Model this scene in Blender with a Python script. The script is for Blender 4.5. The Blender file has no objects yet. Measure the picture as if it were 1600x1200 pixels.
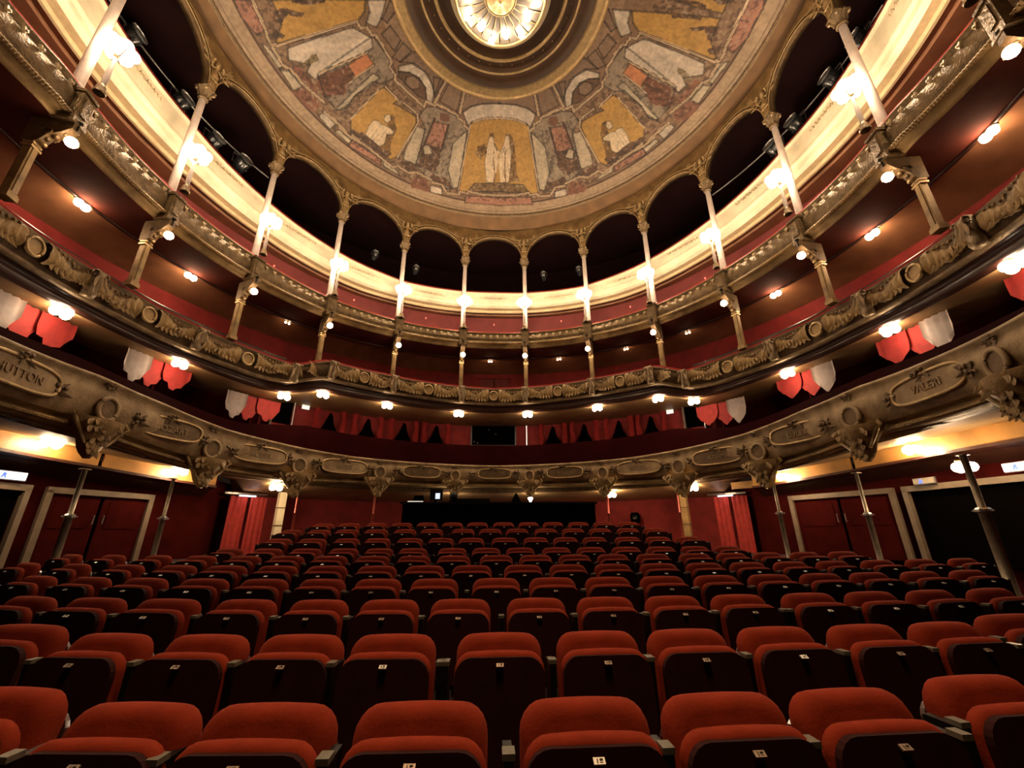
import bpy, math, random
import numpy as np
from mathutils import Vector, Matrix
random.seed(7); rng = np.random.RandomState(7)
SC = bpy.context.scene
COL = SC.collection
PI = math.pi
# ------------------------------------------------------------ camera
camd = bpy.data.cameras.new('camera'); cam = bpy.data.objects.new('camera', camd); COL.objects.link(cam)
camd.sensor_fit = 'HORIZONTAL'; camd.sensor_width = 36.0; camd.lens = 36.0*648.4/1600; camd.clip_start = .05; camd.clip_end = 100
_r = Vector((0.99850566, -0.05443756, -0.00479583)).normalized(); _u = Vector((-0.01401544, -0.33991717, 0.94035094)).normalized()
_u = Vector((_u - _r*_u.dot(_r))).normalized(); _b = _r.cross(_u)
cam.matrix_world = Matrix(((_r.x, _u.x, _b.x, -0.147), (_r.y, _u.y, _b.y, -7.596), (_r.z, _u.z, _b.z, 1.45), (0, 0, 0, 1)))
SC.camera = cam
# ------------------------------------------------------------ world, exposure
w = bpy.data.worlds.new('world'); SC.world = w; w.use_nodes = True
w.node_tree.nodes['Background'].inputs[0].default_value = (1.0, .55, .35, 1); w.node_tree.nodes['Background'].inputs[1].default_value = .012
SC.view_settings.view_transform = 'Standard'; SC.view_settings.look = 'None'; SC.view_settings.gamma = 1
SC.view_settings.use_curve_mapping = False; SC.view_settings.exposure = 0.0
SC.cycles.use_denoising = True; SC.cycles.max_bounces = 5; SC.cycles.sample_clamp_indirect = 4; SC.cycles.caustics_reflective = False; SC.cycles.caustics_refractive = False
L_TORCH, L_BRACKET, L_UNDER2, L_UNDER1, L_MID, L_CHAND = 58.0, 26.0, 38.0, 90.0, 44.0, 50.0
CHAND_W = 150.0
def light(name, loc, energy, size, color=(1, .62, .34), kind='POINT', rot=None, parent=None, spread=None):
    d = bpy.data.lights.new(name, kind); d.energy = energy; d.color = color
    if kind == 'AREA': d.shape = 'DISK'; d.size = size
    elif kind == 'SPOT': d.shadow_soft_size = size; d.spot_size = spread or 2.0; d.spot_blend = 1.0
    else: d.shadow_soft_size = size
    o = bpy.data.objects.new(name, d); o.location = loc; COL.objects.link(o)
    if rot: o.rotation_euler = rot
    if parent: o.parent = parent
    return o
# light thrown down into the stalls by the chandelier
light('chandelier_light', (0, 0, 16.1), CHAND_W, 2.4, (1, .66, .40), 'AREA')
# work light over the stage opening, behind and above the viewpoint
light('stage_work_light', (0, -6.6, 8.5), 1700.0, .9, (1, .62, .30), 'SPOT', spread=1.15)

# ------------------------------------------------------------ materials
MATS = {}
def mat(name, c, rough=.6, metal=0.0, var=.25, scale=6.0, bump=.0, bscale=None, sheen=0, spec=.5, c2=None, coat=0):
    m = bpy.data.materials.new(name); m.use_nodes = True; nt = m.node_tree; N = nt.nodes; Lk = nt.links
    b = N['Principled BSDF']; b.inputs['Roughness'].default_value = rough; b.inputs['Metallic'].default_value = metal
    b.inputs['Specular IOR Level'].default_value = spec
    if sheen: b.inputs['Sheen Weight'].default_value = sheen; b.inputs['Sheen Roughness'].default_value = .4; b.inputs['Sheen Tint'].default_value = (c[0], c[1], c[2], 1)
    if coat: b.inputs['Coat Weight'].default_value = coat
    tc = N.new('ShaderNodeTexCoord'); nz = N.new('ShaderNodeTexNoise'); nz.inputs['Scale'].default_value = scale; nz.inputs['Detail'].default_value = 5
    Lk.new(tc.outputs['Object'], nz.inputs['Vector'])
    rp = N.new('ShaderNodeValToRGB'); rp.color_ramp.elements[0].position = .32; rp.color_ramp.elements[1].position = .68
    d = c2 or tuple(x*(1-var) for x in c)
    rp.color_ramp.elements[0].color = (*d, 1); rp.color_ramp.elements[1].color = (*c, 1)
    Lk.new(nz.outputs['Fac'], rp.inputs['Fac']); Lk.new(rp.outputs['Color'], b.inputs['Base Color'])
    if bump:
        n2 = N.new('ShaderNodeTexNoise'); n2.inputs['Scale'].default_value = bscale or scale*4; n2.inputs['Detail'].default_value = 4
        Lk.new(tc.outputs['Object'], n2.inputs['Vector'])
        bp = N.new('ShaderNodeBump'); bp.inputs['Strength'].default_value = bump; bp.inputs['Distance'].default_value = .02
        Lk.new(n2.outputs['Fac'], bp.inputs['Height']); Lk.new(bp.outputs['Normal'], b.inputs['Normal'])
    MATS[name] = m; return m
def emit(name, c, s):
    m = bpy.data.materials.new(name); m.use_nodes = True; nt = m.node_tree
    b = nt.nodes['Principled BSDF']; b.inputs['Base Color'].default_value = (*c, 1); b.inputs['Emission Color'].default_value = (*c, 1); b.inputs['Emission Strength'].default_value = s
    MATS[name] = m; return m
gilt = mat('aged_gilt_plaster', (.43, .275, .105), .5, .25, .5, 3.0, .5, 26, c2=(.20, .125, .05))
gilt_hi = mat('bright_gilt', (.62, .43, .20), .38, .45, .3, 9.0, .3, 30)
well_m = mat('dark_brown_well', (.10, .050, .022), .55, .1, .3, 2.0)
gilt_dk = mat('dark_gilt', (.20, .12, .05), .5, .3, .5, 5.0, .5, 24)
stone = mat('buff_plaster', (.50, .355, .185), .6, .05, .45, 3.2, .45, 20, c2=(.24, .15, .065))
rose_gilt = mat('rose_gilt_plaster', (.42, .29, .155), .38, .35, .5, 5.0, .6, 28)
bronze = mat('bronze_plaster', (.25, .165, .075), .33, .45, .5, 6.0, .9, 22)
soffit_mid = mat('lit_brown_soffit', (.30, .13, .06), .5, 0, .35, 2.0, .1, 12)
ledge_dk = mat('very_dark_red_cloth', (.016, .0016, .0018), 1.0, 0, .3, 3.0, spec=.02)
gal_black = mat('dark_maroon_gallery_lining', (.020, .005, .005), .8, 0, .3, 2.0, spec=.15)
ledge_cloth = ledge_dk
cream = mat('cream_plaster', (.80, .70, .47), .55, 0, .15, 4.0, .15, 30)
cream_orn = mat('cream_relief', (.66, .49, .27), .55, 0, .2, 9.0)
marble = mat('rose_white_marble', (.62, .50, .42), .4, 0, .2, 5.0)
cove_m = mat('brown_cove_plaster', (.24, .125, .045), .6, .1, .35, 2.0, .2, 20)
cornice_m = mat('cornice_plaster', (.42, .30, .19), .55, .08, .4, 7.0, .5, 26)
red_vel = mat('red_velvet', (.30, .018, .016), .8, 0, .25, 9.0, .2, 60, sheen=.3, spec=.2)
seat_vel = mat('seat_velvet', (.215, .022, .006), .85, 0, .18, 14.0, .12, 90, sheen=.3, spec=.15)
seat_under = mat('seat_underside_fabric', (.022, .002, .0016), .8, 0, .2, 12.0, spec=.15)
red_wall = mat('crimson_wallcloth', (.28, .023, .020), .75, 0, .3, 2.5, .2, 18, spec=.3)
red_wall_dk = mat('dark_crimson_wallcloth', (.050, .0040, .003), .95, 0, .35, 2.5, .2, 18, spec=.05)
pink_wall = mat('rose_red_wallcloth', (.19, .035, .030), .7, 0, .25, 2.5, .1, 18, spec=.3)
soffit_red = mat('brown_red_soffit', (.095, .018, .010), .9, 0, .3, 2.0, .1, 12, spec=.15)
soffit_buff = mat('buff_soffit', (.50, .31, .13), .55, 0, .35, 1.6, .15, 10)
wood_or = mat('honey_wood_panel', (.58, .30, .085), .4, 0, .45, 1.8, .1, 20)
wood_dk = mat('dark_mahogany', (.060, .022, .014), .35, 0, .4, 5.0, coat=.2)
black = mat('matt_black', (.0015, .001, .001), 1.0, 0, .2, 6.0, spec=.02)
black_m = mat('black_metal', (.012, .011, .011), .4, .5, .2, 6.0)
grey_m = mat('grey_spotlight_metal', (.10, .10, .10), .25, .7, .4, 8.0)
chrome = mat('brushed_steel', (.55, .53, .50), .3, .8, .2, 12.0)
red_paint = mat('red_painted_post', (.50, .085, .050), .5, 0, .2, 9.0)
door_fr = mat('grey_beige_door_frame', (.20, .15, .10), .5, 0, .25, 6.0)
white_pl = mat('white_plate', (.92, .90, .87), .25, .1, .05, 8.0)
plate_num = mat('engraved_digit', (.10, .08, .07), .6)
pale_arm = mat('pale_armrest_cap', (.16, .15, .12), .35, .1, .2, 20.0)
glass = mat('clear_crystal', (.38, .34, .29), .08, .2, .1, 10.0, spec=.9)
floor_m = mat('dark_stalls_carpet', (.030, .006, .005), .9, 0, .3, 5.0)
drape_w = mat('pale_plaster_scroll', (.46, .36, .31), .5, 0, .2, 6.0)
E_T = emit('lit_torch_globe', (1, .78, .54), L_TORCH)
E_B = emit('lit_bracket_globe', (1, .72, .46), L_BRACKET)
E_2 = emit('lit_box_globe', (1, .76, .52), L_UNDER2)
E_1 = emit('lit_stalls_globe', (1, .72, .44), L_UNDER1)
E_W = emit('lit_desk_shade', (1, .80, .58), 40.0)
E_M = emit('lit_small_bulb', (1, .66, .38), L_MID)
E_C = emit('lit_chandelier_globe', (1, .80, .58), L_CHAND)
E_SIGN = emit('lit_exit_sign', (.75, .85, 1.0), 1.1)
E_SIGNW = emit('lit_white_sign', (1, .93, .80), .9)
E_PINK = emit('pink_pilot_bulb', (1, .30, .24), .55)
E_SCREEN = emit('lit_screen', (.75, .85, 1), 1.0)

# ------------------------------------------------------------ mesh builder
class MB:
    def __init__(s): s.v = []; s.f = []
    def box(s, c, d, M=None, taper=1.0):
        n = len(s.v); x, y, z = d[0]/2, d[1]/2, d[2]/2
        for dz, t in ((-z, 1), (z, taper)):
            for dx, dy in ((-x, -y), (x, -y), (x, y), (-x, y)):
                p = Vector((dx*t, dy*t, dz))
                if M: p = M @ p
                s.v.append((p[0]+c[0], p[1]+c[1], p[2]+c[2]))
        for q in ((0, 3, 2, 1), (4, 5, 6, 7), (0, 1, 5, 4), (1, 2, 6, 5), (2, 3, 7, 6), (3, 0, 4, 7)): s.f.append(tuple(n+i for i in q))
        return s
    def grid(s, rows, close_u=False, close_v=False):      # rows: list of lists of points
        n = len(s.v); R = len(rows); K = len(rows[0])
        for r in rows: s.v.extend(tuple(p) for p in r)
        for i in range(R-(0 if close_u else 1)):
            for j in range(K-(0 if close_v else 1)):
                a = n+i*K+j; b = n+i*K+(j+1) % K; c = n+((i+1) % R)*K+(j+1) % K; d = n+((i+1) % R)*K+j
                s.f.append((a, b, c, d))
        return s
    def sweep(s, prof, th0, th1, n, closed=False):          # prof(theta_deg) -> [(R, z)]
        rows = []
        for i in range(n+1):
            t = th0+(th1-th0)*i/n; a = math.radians(t)
            rows.append([(R*math.sin(a), R*math.cos(a), z) for R, z in prof(t)])
        return s.grid(rows, close_v=closed)
    def lathe(s, prof, c=(0, 0, 0), seg=12, M=None):
        rows = []
        for r, z in prof:
            row = []
            for k in range(seg):
                a = 2*PI*k/seg; p = Vector((r*math.cos(a), r*math.sin(a), z))
                if M: p = M @ p
                row.append((p[0]+c[0], p[1]+c[1], p[2]+c[2]))
            rows.append(row)
        return s.grid(rows, close_v=True)
    def sphere(s, c, r, seg=10, rings=6, sc=(1, 1, 1), M=None):
        prof = [(max(1e-4, r*math.sin(PI*i/rings)), -r*math.cos(PI*i/rings)) for i in range(rings+1)]
        n = len(s.v); s.lathe(prof, (0, 0, 0), seg)
        for i in range(n, len(s.v)):
            p = Vector((s.v[i][0]*sc[0], s.v[i][1]*sc[1], s.v[i][2]*sc[2]))
            if M: p = M @ p
            s.v[i] = (p[0]+c[0], p[1]+c[1], p[2]+c[2])
        return s
    def tube(s, pts, r, seg=6, closed=False, cap=True):
        pts = [Vector(p) for p in pts]; n = len(pts); rows = []
        for i, p in enumerate(pts):
            if closed: t = pts[(i+1) % n]-pts[i-1]
            else: t = pts[min(i+1, n-1)]-pts[max(i-1, 0)]
            t.normalize(); ref = Vector((0, 0, 1)) if abs(t.z) < .9 else Vector((1, 0, 0))
            a = t.cross(ref).normalized(); b = t.cross(a)
            rr = r[i] if isinstance(r, (list, tuple)) else r
            rows.append([tuple(p+a*(rr*math.cos(2*PI*k/seg))+b*(rr*math.sin(2*PI*k/seg))) for k in range(seg)])
        m = len(s.v); s.grid(rows, close_u=closed, close_v=True)
        if cap and not closed:
            s.f.append(tuple(range(m, m+seg))); s.f.append(tuple(range(m+(n-1)*seg, m+n*seg))[::-1])
        return s
    def prism(s, out, t, axis='y', M=None, off=(0, 0, 0)):   # outline in 2D, thickness t about 0
        n = len(s.v); k = len(out)
        for h in (-t/2, t/2):
            for a, b in out:
                p = Vector((a, h, b)) if axis == 'y' else (Vector((h, a, b)) if axis == 'x' else Vector((a, b, h)))
                if M: p = M @ p
                s.v.append((p[0]+off[0], p[1]+off[1], p[2]+off[2]))
        s.f.append(tuple(range(n, n+k))); s.f.append(tuple(range(n+k, n+2*k))[::-1])
        for i in range(k): j = (i+1) % k; s.f.append((n+j, n+i, n+k+i, n+k+j))
        return s
    def mesh(s, name, m, smooth=False, mats=None):
        me = bpy.data.meshes.new(name); me.from_pydata(s.v, [], s.f)
        if m: me.materials.append(m)
        if smooth: me.polygons.foreach_set('use_smooth', [True]*len(me.polygons))
        me.update(); return me
    def build(s, name, m, parent=None, smooth=False, kind=None, label=None):
        return link(name, s.mesh(name, m, smooth), parent, kind, label)
def link(name, me, parent=None, kind=None, label=None, loc=None, rz=None, scale=None):
    o = bpy.data.objects.new(name, me); COL.objects.link(o)
    if parent: o.parent = parent
    if kind: o['kind'] = kind
    if label: o['label'] = label
    if loc: o.location = loc
    if rz is not None: o.rotation_euler = (0, 0, rz)
    if scale: o.scale = scale
    return o
def thing(name, label, cat, loc=(0, 0, 0), rz=0.0, group=None):
    o = bpy.data.objects.new(name, None); o.empty_display_size = .1; COL.objects.link(o)
    o.location = loc; o.rotation_euler = (0, 0, rz); o['label'] = label; o['category'] = cat
    if group: o['group'] = group
    return o
def tag(o, label, cat, group=None):
    o['label'] = label; o['category'] = cat
    if group: o['group'] = group
    return o
def PT(th, R, z): a = math.radians(th); return (R*math.sin(a), R*math.cos(a), z)
def RZ(th): return -math.radians(th)
def I(tab): xs = [a for a, b in tab]; ys = [b for a, b in tab]; return lambda t: float(np.interp(abs(t), xs, ys))
def ordw(n): return ['first', 'second', 'third', 'fourth', 'fifth', 'sixth', 'seventh', 'eighth', 'ninth', 'tenth', 'eleventh', 'twelfth', 'thirteenth', 'fourteenth', 'fifteenth', 'sixteenth', 'seventeenth', 'eighteenth', 'nineteenth', 'twentieth', 'twenty-first'][n]

R1 = I([(0, 8.4), (45, 8.4), (62, 8.2), (85, 7.7), (120, 7.5)])
R2 = I([(0, 8.1), (44, 8.0), (47.5, 8.1), (55, 8.6), (75, 8.85), (120, 8.9)])
R3 = I([(0, 8.48), (20, 8.45), (103, 8.33), (116, 8.80), (128, 9.15)])
R4 = I([(0, 9.5), (40, 9.5), (80, 9.2), (120, 9.0)])
z1t = I([(0, 3.92), (35, 3.98), (47, 4.06), (62, 4.16), (75, 4.32), (88, 4.37), (103, 4.25), (118, 4.12)])
z1b = I([(0, 3.33), (34, 3.29), (48, 3.22), (66, 3.28), (87, 3.54), (118, 3.46)])
z1l = I([(0, 2.93), (42, 2.95), (63, 3.02), (84, 3.22), (118, 3.34)])
z2t = I([(0, 6.88), (30, 7.0), (45, 6.97), (51, 6.62), (56, 6.75), (64, 6.82), (78, 6.9), (118, 6.87)])
z2s = I([(0, 6.36), (27, 6.48), (45, 6.46), (51, 6.14), (58, 6.14), (67, 6.22), (83, 6.35), (118, 6.38)])
z2b = I([(0, 6.0), (30, 6.05), (45, 6.0), (51, 5.74), (58, 5.78), (67, 5.90), (83, 6.0), (118, 5.9)])
z3t = I([(0, 9.6), (30, 9.56), (47, 9.57), (65, 9.67), (85, 9.70), (128, 9.6)])
z3b = I([(0, 8.92), (30, 8.87), (47, 8.80), (80, 8.79), (118, 8.75)])
z4t = I([(0, 12.22), (25, 12.10), (40, 12.3), (60, 12.6), (80, 12.85), (118, 12.85)])
z4b = I([(0, 11.44), (35, 11.35), (58, 11.55), (80, 11.62), (118, 11.55)])
RW1 = I([(0, 11.6), (50, 11.6), (56, 10.3), (118, 10.3)])     # stalls-level wall
TH = 128
def sgn(x): return -1 if x < 0 else 1
BAY = [9.0, 27.1, 45.3, 63.6, 81.8, 100.0, 116.0]
COLS_T = [-t for t in BAY[::-1]]+BAY
def side_word(t): return 'left' if t < 0 else 'right'
POLYS=[["cof",1,[[-20.76,3.302],[-9.91,3.263],[1.8,3.292],[1.8,3.406],[-9.32,3.478],[-15.95,3.685],[-19.42,3.947],[-20.66,4.05]]],["cof",1,[[-32.71,3.323],[-23.44,3.257],[-22.33,4.051],[-32.43,4.014]]],["cof",1,[[-41.6,3.429],[-36.16,3.27],[-35.49,3.982],[-38.56,3.731]]],["cof",1,[[-64.06,3.492],[-58.59,3.408],[-57.76,3.918],[-61.26,4.07]]],["cof",1,[[-73.03,3.605],[-65.36,3.517],[-62.92,3.888],[-71.21,3.973]]],["cof",1,[[-57.64,3.319],[-38.05,3.255],[-36.23,3.878],[-44.36,3.492],[-53.68,3.593],[-58.04,3.948]]],["wht",1,[[-19.16,4.01],[-15.87,3.706],[-9.26,3.503],[1.42,3.406],[1.45,3.919],[-8.15,4.008],[-13.48,4.23],[-14.82,4.422]]],["wht",1,[[-56.94,4.068],[-54.13,3.664],[-47.07,3.516],[-39.4,3.679],[-36.42,3.933],[-35.26,4.237],[-38.12,4.254],[-41.84,3.909],[-47.01,3.809],[-51.87,3.925],[-55.29,4.186]]],["niche",1,[[-55.29,4.186],[-51.87,3.925],[-47.01,3.809],[-41.84,3.909],[-38.12,4.254],[-42.34,4.324],[-53.69,4.31]]],["cof",1,[[-51.54,4.111],[-49.5,3.891],[-45.67,3.864],[-43.93,4.09],[-46.21,4.301],[-49.7,4.324]]],["ochre",1,[[-14.41,4.461],[-13.48,4.23],[-8.15,4.008],[1.45,3.919],[1.53,7.041],[-12.84,7.258],[-13.49,7.104]]],["ped",1,[[-8.18,6.752],[1.52,6.623],[1.53,7.041],[-10.38,7.165]]],["grey",1,[[-33.29,4.28],[-21.28,4.209],[-14.69,4.467],[-13.49,7.104],[-17.57,7.241],[-22.83,7.175],[-30.11,6.763],[-30.67,6.225],[-32.72,5.19],[-37.44,4.876],[-36.63,4.455]]],["cream",1,[[-16.7,4.806],[-14.89,4.615],[-13.78,7.056],[-15.55,7.169],[-18.75,6.435],[-19.71,5.297]]],["pink",1,[[-30.89,4.778],[-24.34,4.651],[-23.5,5.754],[-30.53,5.772]]],["brn",1,[[-30.53,5.772],[-23.51,5.595],[-22.64,6.371],[-23.86,6.764],[-29.74,6.74]]],["crest",1,[[-29.54,4.36],[-26.15,4.275],[-24.05,4.443],[-26.17,4.646],[-28.7,4.626]]],["cream",1,[[-30.65,5.862],[-28.86,5.682],[-26.22,5.985],[-28.92,6.181]]],["cream",1,[[-36.1,5.282],[-32.51,5.231],[-30.67,6.225],[-30.27,6.715],[-34.55,6.768],[-35.49,6.427]]],["ochre",1,[[-55.23,5.149],[-54.48,4.951],[-47.76,4.942],[-48.08,5.15],[-45.5,5.069],[-38.43,4.994],[-36.77,5.215],[-36.8,6.76],[-38.2,7.054],[-52.33,7.052],[-54.62,6.698]]],["brn",1,[[-52.78,6.98],[-48.39,6.759],[-40.89,6.743],[-38.83,6.805],[-39.76,7.189],[-51.35,7.219]]],["fshadow",1,[[-46.59,5.521],[-44.49,5.511],[-41.73,5.863],[-40.85,6.379],[-39.47,6.86],[-42.63,6.842],[-43.76,6.28]]],["fig",1,[[-49.54,6.129],[-48.2,6.035],[-46.8,6.058],[-45.92,6.001],[-43.63,5.968],[-41.95,5.999],[-41.83,6.107],[-43.44,6.25],[-42.33,6.632],[-43.13,6.83],[-45.92,6.803],[-48.66,6.79],[-49.45,6.435]]],["fig",1,[[-47.65,5.745],[-47.49,5.619],[-46.38,5.55],[-45.15,5.688],[-45.66,5.885],[-46.83,5.877]]],["fshadow",0,[[4.19,4.512],[6.57,4.567],[8.48,5.01],[7.92,5.97],[9.13,6.572],[4.74,6.597],[6.63,5.245]]],["fig",0,[[-3.58,4.608],[-2.12,4.574],[-1.33,4.952],[0.13,5.191],[0.65,5.745],[-0.17,6.169],[-0.77,6.605],[-3.73,6.641],[-5.03,5.789],[-4.78,5.177]]],["fig",0,[[4.15,4.606],[5.94,4.611],[5.97,4.995],[6.6,5.295],[5.71,5.956],[4.74,6.597],[1.75,6.606],[0.76,5.849],[1.23,5.287],[2.88,5.013]]],["fig",0,[[-1.05,4.951],[0.41,5.215],[1.76,5.286],[3.42,5.087],[3.12,5.235],[1.76,5.361],[-0.12,5.291]]],["fig",0,[[-4.56,5.125],[-8.39,5.324],[-8.51,5.428],[-6.43,5.652],[-7.81,5.569],[-9.14,5.362],[-6.4,5.196]]],["fshadow",0,[[-9.47,5.142],[-5.25,4.985],[-4.34,5.372],[-6.53,5.55]]],["fshadow",0,[[-3.64,4.538],[-1.55,4.523],[-1.45,4.712],[-3.23,4.676]]],["fold",0,[[-1.33,4.952],[-0.45,6.603],[-1.0,6.606],[-1.7,5.35]]],["fold",0,[[3.98,5.088],[3.82,6.595],[3.13,6.594],[3.1,5.335]]],["grey",1,[[-71.87,4.259],[-60.32,4.168],[-54.22,4.361],[-55.83,4.924],[-58.58,5.132],[-58.65,5.978],[-57.61,6.519],[-58.79,6.847],[-63.54,6.814],[-68.96,6.533]]],["wht",1,[[-77.2,6.876],[-76.8,4.731],[-75.0,4.572],[-71.27,4.33],[-68.09,4.453],[-67.58,5.463],[-68.53,6.431],[-68.11,6.714],[-70.66,6.787],[-71.78,6.544],[-74.74,7.056]]],["orange",1,[[-67.13,5.498],[-67.62,4.71],[-62.9,4.733],[-62.67,5.522]]],["brn2",1,[[-68.45,6.583],[-67.15,5.545],[-64.06,5.453],[-62.25,5.826],[-60.82,6.249],[-63.29,6.843],[-66.61,6.826]]],["cream",1,[[-59.27,6.783],[-60.8,4.943],[-57.98,4.849],[-58.65,5.978],[-57.93,6.359],[-58.59,6.814]]],["grey2",1,[[-73.58,6.387],[-73.42,6.141],[-72.08,6.25],[-71.65,6.692],[-72.0,6.883],[-72.88,6.667]]],["ochre",1,[[-87.5,6.617],[-84.51,4.04],[-80.6,4.193],[-78.15,4.514],[-77.73,6.831],[-79.17,7.104],[-82.38,6.667],[-84.98,6.636]]],["brn",1,[[-85.58,6.494],[-83.92,5.888],[-82.94,6.013],[-84.04,6.343],[-82.38,6.667],[-83.05,6.909],[-85.02,6.668]]],["brn",1,[[-81.89,6.996],[-80.01,6.728],[-79.5,6.883],[-80.29,7.125]]],["brn",1,[[-87.03,6.107],[-86.06,5.191],[-85.03,5.268],[-86.22,6.115]]],["wht",1,[[-84.43,3.989],[-83.47,3.452],[-77.01,3.772],[-74.39,4.026],[-76.93,4.268],[-80.19,4.037]]],["cof",1,[[-83.21,3.33],[-78.64,3.224],[-74.51,3.656],[-76.44,3.752]]],["pink",1,[[-88.32,7.588],[-87.96,7.146],[-81.79,7.225],[-81.65,7.495],[-85.3,7.643]]],["cream",1,[[-79.57,7.532],[-79.0,7.392],[-73.81,7.342],[-73.83,7.493]]],["cream",1,[[-73.4,7.496],[-72.66,7.265],[-68.21,7.241],[-68.47,7.555]]],["redd",1,[[-68.62,7.635],[-67.94,7.174],[-63.03,7.095],[-61.5,7.472],[-64.07,7.614]]],["wht",1,[[-60.69,7.502],[-60.37,7.225],[-56.25,7.28],[-56.51,7.564]]],["redd",1,[[-73.22,7.25],[-72.95,6.88],[-67.78,6.847],[-64.45,6.919],[-67.54,7.121]]],["cream",1,[[-55.26,7.507],[-54.74,7.324],[-50.53,7.342],[-50.38,7.521]]],["pink",1,[[-50.36,7.322],[-40.51,7.258],[-39.74,7.496],[-50.15,7.59]]],["pink",1,[[-10.57,7.372],[1.54,7.326],[1.54,7.705],[-10.61,7.724]]],["redd",1,[[-29.59,7.617],[-28.43,7.156],[-25.12,7.116],[-22.44,7.627],[-28.41,7.753]]],["wht",1,[[-23.09,7.334],[-19.15,7.303],[-18.59,7.603],[-22.62,7.637]]],["cream",1,[[-39.88,7.261],[-35.58,7.293],[-33.19,7.505],[-39.14,7.442]]],["brn",1,[[-35.57,6.844],[-30.11,6.763],[-28.22,6.939],[-31.03,7.144],[-35.53,7.079]]],["brn",1,[[-23.86,6.764],[-16.94,6.874],[-15.55,7.169],[-19.87,7.158],[-23.98,7.057]]]]
LINES=[["m",0.05,1,[[-53.62,4.49],[-37.53,4.507],[-38.1,4.302],[-33.55,4.242],[-33.19,4.149],[-21.46,4.167],[-20.72,4.264],[-17.35,4.316],[-16.91,4.448],[-14.16,4.551]]],["m",0.045,1,[[-77.79,4.529],[-75.97,4.488],[-75.52,4.305],[-72.43,4.276],[-71.56,4.145],[-60.32,4.168],[-58.88,4.343],[-55.36,4.351],[-53.74,4.484]]],["m",0.05,1,[[-58.07,7.152],[-55.47,7.161],[-51.13,7.257],[-51.1,7.154],[-40.06,7.217],[-36.39,7.298],[-35.35,7.125],[-31.3,7.191],[-28.88,7.008],[-23.46,7.09]]],["m",0.05,1,[[-22.83,7.175],[-19.47,7.142],[-17.18,7.459],[-13.1,7.381],[-12.84,7.258],[-10.29,7.249],[-9.96,7.155],[-4.73,7.215],[1.53,7.212]]],["m",0.05,1,[[-87.95,7.131],[-81.73,7.193],[-80.55,7.254],[-78.97,7.258],[-74.32,7.312],[-73.01,7.184],[-68.29,7.134],[-65.87,7.064],[-62.51,6.995]]],["m",0.05,1,[[-60.37,7.225],[-55.62,7.183],[-54.74,7.257],[-51.4,7.259],[-48.11,7.174]]],["m",0.035,1,[[-54.28,4.91],[-47.59,4.927]]],["m",0.035,1,[[-45.41,4.859],[-38.32,4.878],[-36.39,5.136],[-36.61,6.805]]],["m",0.03,1,[[-55.28,5.174],[-54.62,6.698]]],["m",0.03,1,[[-14.07,4.359],[-13.45,7.132]]],["m",0.04,1,[[-78.15,4.514],[-78.21,5.963],[-78.52,7.239]]],["m",0.03,1,[[-62.84,4.762],[-62.73,5.832]]],["m",0.03,1,[[-67.62,4.71],[-68.93,6.44]]],["d",0.03,1,[[-30.98,4.654],[-30.34,5.816],[-30.86,6.237]]],["d",0.03,1,[[-24.08,4.642],[-23.5,5.754]]],["m",0.05,1,[[-22.16,3.203],[-20.66,4.05]]],["m",0.05,1,[[-34.62,3.255],[-34.22,4.148]]],["m",0.04,1,[[-12.82,4.241],[-8.11,4.03],[1.45,3.932]]]]
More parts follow.
